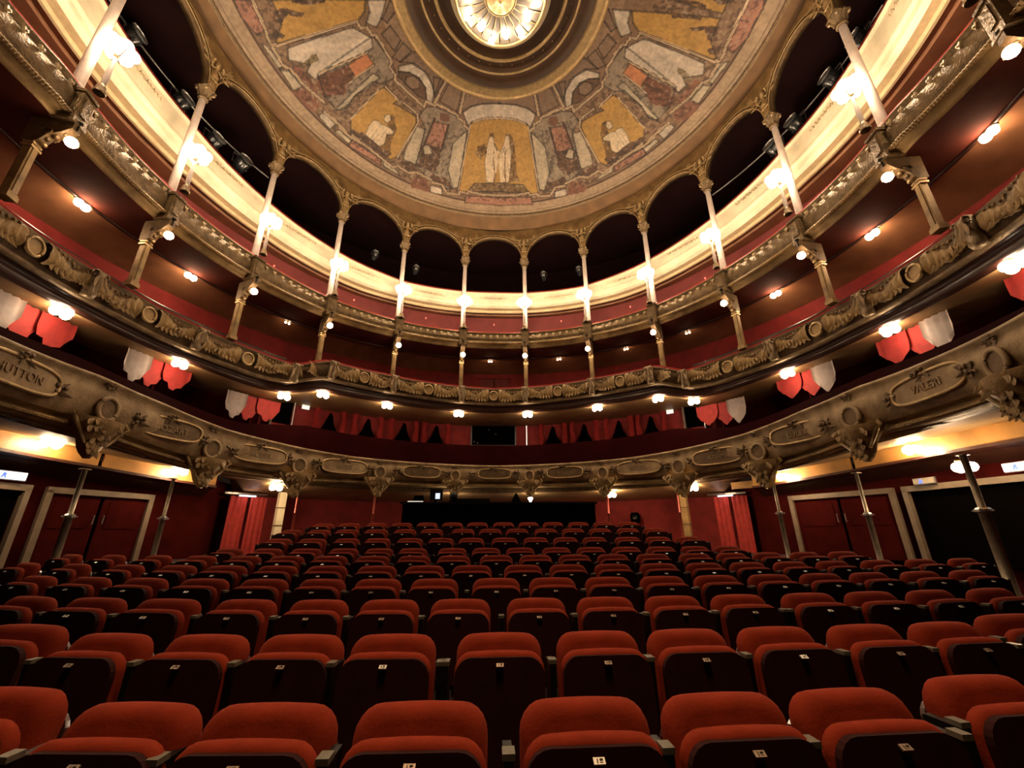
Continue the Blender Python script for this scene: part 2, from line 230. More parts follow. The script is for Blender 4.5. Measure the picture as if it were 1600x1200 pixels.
SEATS=[[0.0,[[-1.82,-5.72],[-1.37,-5.76],[-0.89,-5.8],[-0.37,-5.82],[0.2,-5.82],[0.71,-5.81],[1.2,-5.8],[1.72,-5.78]]],[0.054,[[-2.74,-4.8],[-2.19,-4.88],[-1.64,-4.95],[-1.13,-4.99],[-0.64,-5.02],[-0.08,-5.03],[0.45,-5.03],[0.95,-5.02],[1.47,-5.0],[2.01,-4.98],[2.53,-4.95],[3.03,-4.91]]],[0.089,[[-3.94,-3.55],[-3.29,-3.69],[-2.65,-3.81],[-2.01,-3.9],[-1.43,-3.97],[-0.89,-4.01],[-0.35,-4.03],[0.23,-4.03],[0.77,-4.02],[1.31,-4.01],[1.86,-3.98],[2.47,-3.95],[3.04,-3.91],[3.63,-3.86],[4.25,-3.8]]],[0.151,[[-5.07,-2.34],[-4.34,-2.56],[-3.66,-2.73],[-2.98,-2.87],[-2.35,-2.97],[-1.76,-3.04],[-1.21,-3.09],[-0.66,-3.13],[-0.06,-3.14],[0.49,-3.14],[1.04,-3.13],[1.6,-3.11],[2.17,-3.08],[2.76,-3.04],[3.34,-3.0],[3.94,-2.94],[4.59,-2.87],[5.25,-2.78]]],[0.214,[[-6.56,-0.97],[-5.61,-1.32],[-4.74,-1.6],[-3.98,-1.81],[-3.31,-1.96],[-2.65,-2.08],[-2.04,-2.17],[-1.44,-2.24],[-0.88,-2.28],[-0.33,-2.3],[0.27,-2.3],[0.8,-2.29],[1.34,-2.28],[1.91,-2.25],[2.49,-2.22],[3.06,-2.18],[3.66,-2.13],[4.27,-2.06],[4.95,-1.98],[5.65,-1.88],[6.37,-1.77]]],[0.284,[[-6.87,-0.01],[-5.94,-0.37],[-5.06,-0.68],[-4.3,-0.9],[-3.6,-1.07],[-2.95,-1.2],[-2.32,-1.3],[-1.72,-1.38],[-1.15,-1.43],[-0.61,-1.46],[-0.03,-1.47],[0.51,-1.47],[1.05,-1.46],[1.59,-1.44],[2.17,-1.41],[2.79,-1.37],[3.36,-1.32],[3.94,-1.27],[4.56,-1.2],[5.23,-1.11]]],[0.354,[[-4.41,-0.05],[-3.71,-0.22],[-3.03,-0.37],[-2.41,-0.47],[-1.84,-0.55],[-1.31,-0.6],[-0.7,-0.63],[-0.17,-0.65],[0.36,-0.65],[0.93,-0.64],[1.48,-0.62],[2.05,-0.6],[2.63,-0.56],[3.21,-0.52],[3.8,-0.46]]],[0.494,[[-3.98,0.69],[-3.31,0.54],[-2.66,0.42],[-2.1,0.34],[-1.52,0.27],[-0.97,0.23],[-0.44,0.21],[0.15,0.2],[0.7,0.21],[1.23,0.22],[1.76,0.24],[2.37,0.27],[2.95,0.31],[3.56,0.36]]],[0.652,[[-4.2,1.63],[-3.58,1.48],[-2.97,1.35],[-2.37,1.25],[-1.79,1.18],[-1.26,1.13],[-0.64,1.09],[-0.1,1.08],[0.43,1.08],[1.0,1.09],[1.55,1.11],[2.1,1.14],[2.68,1.17],[3.24,1.22]]],[0.794,[[-3.86,2.41],[-3.23,2.27],[-2.61,2.16],[-2.04,2.08],[-1.48,2.02],[-0.93,1.98],[-0.38,1.95],[0.19,1.95],[0.74,1.96],[1.28,1.97],[1.85,1.99],[2.42,2.03],[3.0,2.07]]]]
# ============================================================ SETTING
def zfloor(y):
    return float(np.interp(y, [-5.8, -5.0, -4.0, -3.1, -2.3, -1.45, -.65, .2, 1.08, 1.95, 2.6], [0, .054, .089, .151, .214, .284, .354, .494, .652, .794, .84]))
f = MB(); rows = []
for y in np.linspace(-9.5, 12.5, 60):
    rows.append([(x, y, zfloor(y-.02*x*x)) for x in np.linspace(-12.5, 12.5, 41)])
f.grid(rows).build('floor', floor_m, kind='structure')
def wallsweep(name, prof, m, a, b, n=40, smooth=True, kind='structure', parent=None, label=None):
    return MB().sweep(prof, a, b, n).build(name, m, parent, smooth, kind, label)
SEG = [('left', -TH, -50), ('back', -50, 50), ('right', 50, TH)]
for nm, a, b in SEG:
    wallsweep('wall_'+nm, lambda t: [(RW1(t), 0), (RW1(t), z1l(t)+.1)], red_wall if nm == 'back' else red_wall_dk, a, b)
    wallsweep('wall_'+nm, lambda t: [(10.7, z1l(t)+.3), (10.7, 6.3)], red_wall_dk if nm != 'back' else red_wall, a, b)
    wallsweep('wall_'+nm, lambda t: [(10.8, 6.3), (10.8, 9.0)], red_wall, a, b)
    wallsweep('wall_'+nm, lambda t: [(10.25, 9.0), (10.25, z4b(t)-.15)], pink_wall, a, b)
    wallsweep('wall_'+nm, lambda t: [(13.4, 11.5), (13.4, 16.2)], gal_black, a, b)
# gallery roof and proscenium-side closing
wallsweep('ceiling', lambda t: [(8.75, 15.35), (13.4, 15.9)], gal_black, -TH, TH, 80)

# painted ceiling: polar grid with painted colour attribute
PALM = {'base': (.24, .145, .085), 'cof': (.25, .165, .11), 'wht': (.70, .60, .48), 'niche': (.13, .07, .04), 'ochre': (.50, .29, .075), 'ped': (.20, .12, .05), 'grey': (.33, .26, .19),
        'cream': (.58, .49, .35), 'pink': (.40, .19, .13), 'brn': (.13, .065, .035), 'brn2': (.16, .06, .032), 'crest': (.17, .08, .05), 'fshadow': (.22, .115, .03), 'fig': (.82, .66, .44), 'fold': (.40, .26, .13),
        'orange': (.55, .22, .10), 'grey2': (.22, .16, .08), 'redd': (.24, .10, .06), 'm': (.72, .56, .38), 'd': (.055, .025, .015)}
def dome_z(r): return 16.75-1.1*(r/8.2)**2
def inpoly(X, Y, P):
    c = np.zeros(X.shape, bool); n = len(P)
    for i in range(n):
        x1, y1 = P[i]; x2, y2 = P[(i+1) % n]
        if y1 == y2: continue
        m = ((y1 > Y) != (y2 > Y)) & (X < (x2-x1)*(Y-y1)/(y2-y1)+x1)
        c ^= m
    return c
NT, NR = 1440, 200
ths = -180+360*np.arange(NT)/NT; rs = np.linspace(3.1, 8.2, NR)
A_, R_ = np.meshgrid(ths, rs, indexing='ij')
AF = np.where(np.abs(A_) > 90, np.sign(A_)*(180-np.abs(A_)), A_)       # front half repeats the back half
colr = np.zeros((NT, NR, 3)); colr[:] = PALM['base']
band = (R_ > 7.62); colr[band] = (.42, .30, .19)
colr[(R_ > 7.56) & (R_ < 7.64)] = (.07, .035, .02)
colr[(R_ > 7.98) & (R_ < 8.02)] = (.16, .10, .06)
colr[R_ < 3.75] = (.33, .22, .14)
CEN = 1.0
wx = np.sin(A_*.9+R_*5)*.022+np.sin(A_*2.3-R_*13)*.010; wy = np.cos(A_*1.1-R_*6)*.022+np.cos(A_*2.9+R_*11)*.010
for key, mir, P in POLYS:
    P = [(a, r) for a, r in P]
    vs = [P]+([[(2*CEN-a, r) for a, r in P]] if mir else [])
    for Q in vs:
        # work on the plan (x, y) so that edges stay straight
        q = [(r*math.sin(math.radians(a)), r*math.cos(math.radians(a))) for a, r in Q]
        X = R_*np.sin(np.radians(AF)); Y = R_*np.cos(np.radians(AF))
        xs = [p[0] for p in q]; ys = [p[1] for p in q]
        bb = (X > min(xs)) & (X < max(xs)) & (Y > min(ys)) & (Y < max(ys))
        idx = np.nonzero(bb)
        if len(idx[0]) == 0: continue
        rag = 0 if key in ('ochre', 'pink', 'm', 'fig', 'wht') else 1
        Xq = X[idx]+rag*wx[idx]; Yq = Y[idx]+rag*wy[idx]
        ok = inpoly(Xq, Yq, q)
        colr[idx[0][ok], idx[1][ok]] = PALM[key]
        if key in ('wht', 'cream', 'grey', 'fig', 'brn', 'redd'):
            # painted modelling: streaks inside the shape
            f_ = .90+.13*np.sin(A_[idx]*(.9 if key != 'fig' else 5.5)+R_[idx]*.6)*np.sin(R_[idx]*2.3+A_[idx]*.3)
            colr[idx[0][ok], idx[1][ok]] *= f_[ok][:, None]
X = R_*np.sin(np.radians(AF)); Y = R_*np.cos(np.radians(AF))
def smooth_noise(n, m):
    g = rng.rand(n+1, m+1); g[-1] = g[0]
    u = np.linspace(0, n, NT, endpoint=False); v = np.linspace(0, m-.001, NR)
    iu = u.astype(int); iv = v.astype(int); fu = (u-iu)[:, None]; fv = (v-iv)[None]
    fu = fu*fu*(3-2*fu); fv = fv*fv*(3-2*fv)
    return g[iu][:, iv]*(1-fu)*(1-fv)+g[iu+1][:, iv]*fu*(1-fv)+g[iu][:, iv+1]*(1-fu)*fv+g[iu+1][:, iv+1]*fu*fv
# painted foliage and shadowed ornament scattered over the plain grounds
gr = colr.mean(-1); plain = (gr < .27) & (R_ < 7.5) & (R_ > 4.6)
nn = .6*smooth_noise(420, 44)+.4*smooth_noise(800, 90)
k = plain & (nn > .60); colr[k] = colr[k]*.45
k = plain & (nn < .30); colr[k] = colr[k]*.5+np.array((.22, .17, .12))
def distseg(X, Y, a, b):
    dx, dy = b[0]-a[0], b[1]-a[1]; L2 = dx*dx+dy*dy+1e-9
    t = np.clip(((X-a[0])*dx+(Y-a[1])*dy)/L2, 0, 1)
    return np.hypot(X-a[0]-t*dx, Y-a[1]-t*dy)
raised = []
for key, mir, P in POLYS:
    if key in ('fold', 'fshadow', 'crest', 'redd', 'brn', 'grey2', 'brn2'): continue
    for Q in [P]+([[(2*CEN-a, r) for a, r in P]] if mir else []):
        q = [(r*math.sin(math.radians(a)), r*math.cos(math.radians(a))) for a, r in Q]
        for (a, b), (A1, B1) in zip(zip(q, q[1:]+q[:1]), zip(Q, Q[1:]+Q[:1])):
            if abs(A1[0]-CEN) < 1.6 and abs(B1[0]-CEN) < 1.6: continue
            bb = (X > min(a[0], b[0])-.1) & (X < max(a[0], b[0])+.1) & (Y > min(a[1], b[1])-.1) & (Y < max(a[1], b[1])+.1)
            idx = np.nonzero(bb); d = distseg(X[idx], Y[idx], a, b)
            k = d < (.016 if key == 'fig' else .028); colr[idx[0][k], idx[1][k]] *= .38
for key, wd, mir, P in LINES:
    vs = [P]+([[(2*CEN-a, r) for a, r in P]] if mir else [])
    for Q in vs:
        q = [(r*math.sin(math.radians(a)), r*math.cos(math.radians(a))) for a, r in Q]
        if key == 'm': raised.append((wd, q))
        for a, b in zip(q[:-1], q[1:]):
            bb = (X > min(a[0], b[0])-.2) & (X < max(a[0], b[0])+.2) & (Y > min(a[1], b[1])-.2) & (Y < max(a[1], b[1])+.2)
            idx = np.nonzero(bb); d = distseg(X[idx], Y[idx], a, b)
            k = d < wd*1.3; colr[idx[0][k], idx[1][k]] = PALM['d']
            k = d < wd*.8; colr[idx[0][k], idx[1][k]] = PALM[key]
# brushwork mottling of the paint
colr *= (.70+.22*smooth_noise(500, 60)+.22*smooth_noise(180, 24)+.20*smooth_noise(60, 8)+.05*rng.rand(NT, NR))[..., None]
xx = R_*np.sin(np.radians(A_)); yy = R_*np.cos(np.radians(A_)); zz = dome_z(R_)
me = bpy.data.meshes.new('ceiling')
co = np.stack([xx, yy, zz], -1).reshape(-1, 3)
ii = np.arange(NT)[:, None]; jj = np.arange(NR-1)[None]
a = ii*NR+jj; b = ((ii+1) % NT)*NR+jj
quads = np.stack([a, b, b+1, a+1], -1).reshape(-1, 4)
me.vertices.add(len(co)); me.vertices.foreach_set('co', co.ravel().astype('f'))
me.loops.add(quads.size); me.loops.foreach_set('vertex_index', quads.ravel().astype('i'))
me.polygons.add(len(quads)); me.polygons.foreach_set('loop_start', np.arange(0, quads.size, 4, dtype='i'))
me.polygons.foreach_set('use_smooth', np.ones(len(quads), bool))
at = me.color_attributes.new('paint', 'FLOAT_COLOR', 'POINT')
at.data.foreach_set('color', np.concatenate([colr, np.ones((NT, NR, 1))], -1).ravel().astype('f'))
me.update(); me.validate()
cm = bpy.data.materials.new('painted_canvas'); cm.use_nodes = True; nt = cm.node_tree
va = nt.nodes.new('ShaderNodeVertexColor'); va.layer_name = 'paint'
nz = nt.nodes.new('ShaderNodeTexNoise'); nz.inputs['Scale'].default_value = 9; nz.inputs['Detail'].default_value = 8
mx = nt.nodes.new('ShaderNodeMix'); mx.data_type = 'RGBA'; mx.blend_type = 'MULTIPLY'; mx.inputs['Factor'].default_value = .7
rp = nt.nodes.new('ShaderNodeValToRGB'); rp.color_ramp.elements[0].position = .3; rp.color_ramp.elements[0].color = (.62, .58, .55, 1); rp.color_ramp.elements[1].position = .6
tc = nt.nodes.new('ShaderNodeTexCoord'); nt.links.new(tc.outputs['Object'], nz.inputs['Vector']); nt.links.new(nz.outputs['Fac'], rp.inputs['Fac'])
nt.links.new(va.outputs['Color'], mx.inputs['A']); nt.links.new(rp.outputs['Color'], mx.inputs['B'])
nt.links.new(mx.outputs['Result'], nt.nodes['Principled BSDF'].inputs['Base Color']); nt.nodes['Principled BSDF'].inputs['Roughness'].default_value = .55
me.materials.append(cm)
ceil = link('ceiling', me, kind='structure')
mo = mat('ceiling_moulding', (.66, .50, .33), .5, .1, .3, 8.0)
for wd, q in raised:
    pts = []
    for a, b in zip(q[:-1], q[1:]):
        for k in range(3): pts.append((a[0]+(b[0]-a[0])*k/3, a[1]+(b[1]-a[1])*k/3))
    pts.append(q[-1])
    MB().tube([(x, y, dome_z(math.hypot(x, y))-.005) for x, y in pts], wd*.5, 6).build('moulding', mo, ceil)
# central well: gold ring, dark disc, two gilt rings
def ringtube(R, z, r, m, name, parent, kind=None, n=120):
    return MB().tube([PT(360*k/n, R, z) for k in range(n)], r, 8, closed=True).build(name, m, parent, True, kind)
well = MB().lathe([(3.30, 16.56), (3.22, 16.50), (3.08, 16.52), (2.98, 16.60), (2.90, 16.62)], seg=120).build('trim_1', gilt_hi, None, True, 'structure')
MB().lathe([(2.92, 16.60), (2.90, 16.72), (2.45, 16.80), (2.05, 16.84), (1.6, 17.0), (1.5, 17.6), (.01, 17.7)], seg=120).build('ceiling_well', well_m, well, True)
ringtube(2.42, 16.66, .035, gilt_hi, 'gilt_ring', well)
ringtube(2.00, 16.70, .06, gilt_hi, 'gilt_ring', well)
for k in range(36): MB().sphere(PT(k*10+2, 2.22, 16.78), .022, 6, 4).build('stud', gilt_hi, well)
# bead cornice and cove over the arches
cor = MB().sweep(lambda t: [(8.20, 15.66), (8.10, 15.62), (8.10, 15.56), (8.17, 15.53)], -180, 180, 240).build('trim_2', cornice_m, None, True, 'structure')
MB().sweep(lambda t: [(8.17, 15.53), (8.32, 15.46), (8.48, 15.36), (8.62, 15.28), (8.72, 15.24)], -180, 180, 240).build('cove', cove_m, cor, True)
bd = MB()
for k in range(1100):
    if abs(k/1100*360-180) < 120: bd.sphere(PT(k/1100*360-180, 8.125, 15.535), .020, 5, 3)
bd.build('bead_row', gilt_hi, cor, kind='stuff')

# ============================================================ CHANDELIER
ch = thing('chandelier', 'large round glass and brass ceiling light glowing in the centre of the painted ceiling', 'chandelier', (0, 0, 16.2))
MB().tube([PT(360*k/72, 1.33, .12) for k in range(72)], .05, 8, closed=True).build('rim', gilt_hi, ch, True)
MB().tube([PT(360*k/48, .45, .03) for k in range(48)], .025, 6, closed=True).build('inner_rim', gilt_hi, ch, True)
for k in range(24):
    a = 360*k/24
    MB().tube([PT(a, .45, .03), PT(a+3, .75, .0), PT(a-3, 1.0, .03), PT(a, 1.3, .11)], .014, 5).build('rib', gilt_hi, ch)
for k in range(24):
    a = 360*k/24+7.5
    MB().grid([[PT(a-6.5, .48, .06), PT(a-6.7, .9, .05), PT(a-6.8, 1.28, .14)], [PT(a+6.5, .48, .06), PT(a+6.7, .9, .05), PT(a+6.8, 1.28, .14)]]).build('glass_pane', glass, ch)
for k in range(14):
    a = 360/14*k+12.5; r = 1.10 if k % 2 else .92
    MB().sphere(PT(a, r, -.07), .10, 10, 6).build('globe', E_C, ch, True)
    MB().lathe([(.03, 0), (.035, .10), (.02, .14)], PT(a, r, -.02), 8).build('socket', gilt_hi, ch)
MB().lathe([(.45, .03), (.3, -.05), (.12, -.10), (.05, -.2), (.001, -.22)], seg=24).build('boss', gilt_hi, ch, True)
MB().lathe([(1.36, .12), (1.52, .3), (1.5, .5)], seg=72).build('skirt', cream, ch, True)
MB().tube([(0, 0, 0), (0, 0, 1.4)], .04, 8).build('stem', gilt_dk, ch)

# ============================================================ ORNAMENT MESHES (shared)
def leaf(mb, base, ang, L, W, M=None, curl=.12, y0=-.0):
    # a leaf lying against the xz plane, tip lifting toward -y
    rows = []
    for i in range(5):
        s = i/4; w = W*math.sin(PI*min(1, s*.85+.12))*(1-.2*s)
        row = []
        for k in (-1, -.45, 0, .45, 1):
            px = s*L; pz = k*w; py = y0-.018-(curl*s*s)*L+abs(k)*w*.35-(.02 if k == 0 else 0)
            ca, sa = math.cos(ang), math.sin(ang)
            p = Vector((base[0]+px*ca-pz*sa, base[1]+py, base[2]+px*sa+pz*ca))
            row.append(tuple(p))
        rows.append(row)
    mb.grid(rows)
def foliage_mesh(name, m, seed, w, h, n=8):
    r = random.Random(seed); mb = MB()
    for i in range(n):
        x = (r.random()-.5)*w*.6; z = (r.random()-.5)*h*.5
        a = math.atan2(z, x)+(r.random()-.5)*1.0
        leaf(mb, (x*.4, 0, z*.4), a, (.35+.25*r.random())*max(w, h), .10*max(w, h)+.02*r.random(), curl=.15)
    for i in range(4): mb.sphere(((r.random()-.5)*w*.5, -.03, (r.random()-.5)*h*.6), .03+.02*r.random(), 7, 5)
    return mb.mesh(name, m, True)
def ring_mesh(name, m, rx, rz, rr, n=28, sq=2.0, y=-.02):
    pts = []
    for k in range(n):
        a = 2*PI*k/n; c, s_ = math.cos(a), math.sin(a)
        pts.append((rx*sgn(c)*abs(c)**(2/sq), y, rz*sgn(s_)*abs(s_)**(2/sq)))
    return MB().tube(pts, rr, 6, closed=True).mesh(name, m, True)
def disc_mesh(name, m, rx, rz, n=28, sq=2.0, y=-.01, t=.03):
    pts = []
    for k in range(n):
        a = 2*PI*k/n; c, s_ = math.cos(a), math.sin(a)
        pts.append((rx*sgn(c)*abs(c)**(2/sq), rz*sgn(s_)*abs(s_)**(2/sq)))
    return MB().prism(pts, t, 'y', off=(0, y, 0)).mesh(name, m)
def corbel_mesh(name, m, w, h, d, seed=1):          # pendant bracket: leafy tapering drop
    mb = MB(); rows = []
    for i in range(9):
        s = i/8; hw = w/2*(1-s)**.75*(1+.12*math.sin(9*s))+.02; dd = d*(1-s*.75)*(1+.1*math.sin(7*s)); z = -h*s
        rows.append([(-hw, .05, z), (-hw*.8, -dd*.5, z), (-hw*.35, -dd*.95, z), (0, -dd*1.08, z), (hw*.35, -dd*.95, z), (hw*.8, -dd*.5, z), (hw, .05, z)])
    mb.grid(rows)
    r = random.Random(seed)
    for i in range(22):
        s = r.random()*.8; z = -h*s; hw = w/2*(1-s)
        x = (r.random()*2-1)*hw*.7
        leaf(mb, (x, -d*(1-s*.75)*.85, z), -PI/2+(x/w)*2.4, h*.2, h*.085, curl=.15)
    for sx in (-1, 1):
        mb.tube([(sx*w*.50, -.03, .03), (sx*w*.54, -.07, -.08*h), (sx*w*.46, -.08, -.2*h), (sx*w*.34, -.08, -.42*h), (sx*w*.2, -.07, -.65*h)], [.035, .05, .035, .03, .02], 6)
    return mb.mesh(name, m, True)
# ============================================================ LOWER BALCONY (names of composers on its front)
b1 = thing('lower_balcony', 'lowest curved balcony with buff front, name plaques and leafy pendant brackets', 'balcony')
def prof1(t):
    R = R1(t); a = z1t(t); b = z1b(t); h = a-b
    return [(R+.30, a-.01), (R-.02, a), (R-.06, a-.03), (R-.06, a-.07), (R+.0, a-.10), (R-.05, a-.35*h), (R-.05, a-.6*h), (R+.02, b+.08), (R+.10, b)]
N1 = 160
LH = I([(0, .86), (45, .86), (58, .42), (128, .30)])
wallsweep('fascia', prof1, stone, -TH, TH, N1, kind=None, parent=b1)
wallsweep('lower_moulding', lambda t: [(R1(t)+.10, z1b(t)), (R1(t)+.26, z1b(t)-.02), (R1(t)+.26, z1b(t)-.07), (R1(t)+.14, z1b(t)-.09), (R1(t)+.10, z1b(t)-.13), (R1(t)+.13, z1b(t)-.19), (R1(t)+.28, z1b(t)-.22)], gilt, -TH, TH, N1, kind=None, parent=b1)
wallsweep('dark_lower_cornice', lambda t: [(R1(t)+.28, z1b(t)-.22), (R1(t)+.34, z1b(t)-.26), (R1(t)+.30, z1l(t)+.02), (R1(t)+.42, z1l(t))], gilt_dk, -TH, TH, N1, kind=None, parent=b1)
wallsweep('underside', lambda t: [(R1(t)+.42, z1l(t)), (RW1(t)+.02, 2.74 if abs(t) < 50 else min(3.5, z1l(t)+.25))], soffit_buff, -TH, TH, N1, kind=None, parent=b1)
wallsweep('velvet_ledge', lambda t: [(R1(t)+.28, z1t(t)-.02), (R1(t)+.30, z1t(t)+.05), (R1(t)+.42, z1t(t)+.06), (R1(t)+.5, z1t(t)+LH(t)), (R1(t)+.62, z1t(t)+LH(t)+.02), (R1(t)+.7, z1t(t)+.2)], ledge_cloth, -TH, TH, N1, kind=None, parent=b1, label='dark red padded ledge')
wallsweep('deck', lambda t: [(R1(t)+.3, z1t(t)-.15), (10.7, z1t(t)-.05)], floor_m, -TH, TH, 80, kind=None, parent=b1)
bd = MB()
for k in range(900):
    t = -TH+2*TH*k/900; bd.sphere(PT(t, R1(t)+.09, z1b(t)-.155), .028, 5, 3)
bd.build('bead_row', gilt, b1, kind='stuff')
plaque = disc_mesh('plaque', gilt_dk, .62, .17, 36, 3.2, -.02, .03)
plaque_l = disc_mesh('plaque', stone, .62, .17, 36, 3.2, -.02, .03)
pl_ring = ring_mesh('plaque_frame', gilt_hi, .64, .19, .026, 40, 3.2, -.04)
med = disc_mesh('medallion', gilt_dk, .13, .15, 24, 2, -.03, .04)
med_ring = ring_mesh('medallion_frame', stone, .155, .175, .035, 28, 2, -.05)
fol = [foliage_mesh('foliage', gilt_dk, 10+i, .34, .30, 9) for i in range(3)]
crest = foliage_mesh('crest', gilt_dk, 31, .30, .16, 7)
corb = corbel_mesh('pendant_bracket', gilt, .80, .62, .26)
NAMES = {-5: 'HUTTON', -4: 'MOZART', -3: 'AUBER', -2: 'BIZET', -1: 'ROSSINI', 0: 'CLAPISSON', 1: 'WEBER', 2: 'GLUCK', 3: 'ADAM', 4: 'LULLY', 5: 'VALERI'}
def at1(t, z, off=-.05): return PT(t, R1(t)+off, z)
for i in range(-5, 6):
    t = i*18.4+(.3 if i else .5)
    if abs(i) == 5: t = sgn(i)*99.0
    z = z1b(t)+.45*(z1t(t)-z1b(t)); s = (z1t(t)-z1b(t))/.62; s = min(s, 1.18)
    p = link('name_plaque', plaque if abs(i) <= 1 or i in (-4, 3, 4) else plaque_l, b1, loc=at1(t, z), rz=RZ(t), scale=(s, 1, s), label='rounded plaque in the bay %s' % ('at the centre' if i == 0 else '%s of centre' % side_word(i)))
    link('plaque_frame', pl_ring, p)
    cu = bpy.data.curves.new('lettering', 'FONT'); cu.body = NAMES[i]; cu.size = .17; cu.align_x = 'CENTER'; cu.align_y = 'CENTER'; cu.extrude = .008; cu.materials.append(rose_gilt)
    tmp = bpy.data.objects.new('lettering_curve', cu); lm = bpy.data.meshes.new_from_object(tmp); bpy.data.objects.remove(tmp); lm.name = 'lettering'; lt = bpy.data.objects.new('lettering', lm); COL.objects.link(lt); lt.parent = p; lt.location = (0, -.045, -.015); lt.rotation_euler = (PI/2, 0, 0)
    link('crest', crest, b1, loc=at1(t, z+.22*s, -.08), rz=RZ(t))
    for dt in (-6.0, 6.0):
        link('foliage', fol[(i+int(dt > 0)) % 3], b1, loc=at1(t+dt, z-.01, -.045), rz=RZ(t+dt), scale=(s*.9, 1, s))
MEDT = [9.6, 28.3, 46.5, 64.7, 85.5, 110]
for mt in MEDT:
    for sg in (-1, 1):
        t = sg*mt; z = z1b(t)+.30*(z1t(t)-z1b(t)); s = min(1.25, (z1t(t)-z1b(t))/.6)
        mm = link('medallion', med, b1, loc=at1(t, z), rz=RZ(t), scale=(s, 1, s)); link('medallion_frame', med_ring, mm)
        link('pendant_bracket', corb, b1, loc=at1(t, z1b(t)+.03, -.0), rz=RZ(t), scale=(s, 1, s*.95))
        link('foliage', fol[1], b1, loc=at1(t, z1t(t)-.14, -.04), rz=RZ(t), scale=(.8, .6, .5))

# ============================================================ MIDDLE BALCONY
b2 = thing('middle_balcony', 'middle balcony with scrolling gilt leaf front, round bosses and stepped sides', 'balcony')
def prof2(t):
    R = R2(t); a = z2t(t); b = z2s(t); h = a-b
    return [(R+.25, a+.02), (R-.03, a+.02), (R-.06, a-.02), (R+.0, a-.06), (R-.04, a-.3*h), (R-.02, a-.6*h), (R+.08, b)]
wallsweep('fascia', prof2, gilt_dk, -TH, TH, 240, kind=None, parent=b2)
wallsweep('lower_moulding', lambda t: [(R2(t)+.08, z2s(t)), (R2(t)+.03, z2s(t)-.03), (R2(t)+.05, z2s(t)-.09), (R2(t)+.14, z2s(t)-.11)], rose_gilt, -TH, TH, 240, kind=None, parent=b2)
wallsweep('dark_lower_cornice', lambda t: [(R2(t)+.14, z2s(t)-.11), (R2(t)+.26, z2s(t)-.12), (R2(t)+.24, z2s(t)-.2), (R2(t)+.18, z2b(t)+.06), (R2(t)+.26, z2b(t)+.02), (R2(t)+.34, z2b(t))], wood_dk, -TH, TH, 240, kind=None, parent=b2)
wallsweep('underside', lambda t: [(R2(t)+.34, z2b(t)), (R2(t)+.6, z2b(t)+.02), (10.72, z2b(t)+.02+.02*0)], soffit_buff, -TH, TH, 240, kind=None, parent=b2)
wallsweep('velvet_rail', lambda t: [(R2(t)-.02, z2t(t)+.02), (R2(t)-.02, z2t(t)+.07), (R2(t)+.06, z2t(t)+.10), (R2(t)+.22, z2t(t)+.10), (R2(t)+.28, z2t(t))], red_vel, -TH, TH, 240, kind=None, parent=b2, label='crimson padded rail')
wallsweep('deck', lambda t: [(R2(t)+.2, z2t(t)-.4), (10.8, z2t(t)-.4)], floor_m, -TH, TH, 80, kind=None, parent=b2)
for a, b in ((-TH, -52), (52, TH)):
    wallsweep('wooden_box_rail', lambda t: [(R2(t)+.30, z2t(t)+.05), (R2(t)+.28, z2t(t)+.26), (R2(t)+.30, z2t(t)+.30), (R2(t)+.40, z2t(t)+.30), (R2(t)+.42, z2t(t)+.05)], wood_dk, a, b, 60, kind=None, parent=b2, label='dark wooden box rail')
boss = disc_mesh('boss', gilt, .13, .14, 24, 2, -.03, .04)
boss_ring = ring_mesh('boss_frame', gilt_hi, .165, .175, .034, 28, 2, -.05)
def scroll_mesh(name, m, sx, seed):
    r = random.Random(seed); mb = MB()
    # big ribbed shell lobe that narrows away from the boss, over a dark hollow
    rows = []
    for i in range(15):
        s = i/14; x = -.16+.62*s; hw = .19*(1-.45*s)*(1+.10*math.sin(s*20)); zc_ = .02-.07*s+.03*math.sin(s*6)
        row = []
        for k in range(-5, 6):
            u = k/5; z = zc_+u*hw; y = -.015-.085*math.sqrt(max(0, 1-u*u))*(1-.25*s)*(1+.28*math.sin(s*26+abs(u)*3))
            row.append((sx*x, y, z))
        rows.append(row)
    mb.grid(rows)
    for k in range(6):
        a = math.radians(-150+50*k/1.2); leaf(mb, (sx*(.02+.09*k), -.05, -.10+.015*k), (-PI/2+.5*(k-2)*.5) if sx > 0 else (-PI/2-.5*(k-2)*.5), .15+.04*r.random(), .045, curl=.35)
    for k in range(5): mb.sphere((sx*(.0+.11*k), -.07, .17-.02*k), .030, 6, 4)
    return mb.mesh(name, m, True)
scr = {1: scroll_mesh('leaf_scroll', gilt, 1, 3), -1: scroll_mesh('leaf_scroll', gilt, -1, 4)}
def console_mesh(name, m):
    mb = MB(); out = [(0, .34), (-.16, .33), (-.21, .25), (-.19, .15), (-.12, .02), (-.09, -.12), (-.12, -.22), (-.05, -.30), (.12, -.28), (.14, .3)]
    mb.prism(out, .20, 'x')
    for s in (-1, 1): mb.tube([(s*.11, -.16+.07*math.cos(k*.8), .24+.07*math.sin(k*.8)) for k in range(8)], .022, 5)
    for k in range(3): leaf(mb, ((k-1)*.06, -.2, .2), -PI/2+(k-1)*.25, .34, .05, curl=.1, y0=.0)
    return mb.mesh(name, m, True)
cons = console_mesh('console', rose_gilt)
C2 = [8.9, 27.6, 43.6, 50.9, 69.0, 86.0, 102.3]
z2mid = lambda t: .5*(z2t(t)+z2s(t))
for sg in (-1, 1):
    for ct in C2:
        t = sg*ct; link('console', cons, b2, loc=PT(t, R2(t)-.02, .5*(z2t(t)+z2s(t))-.05), rz=RZ(t))
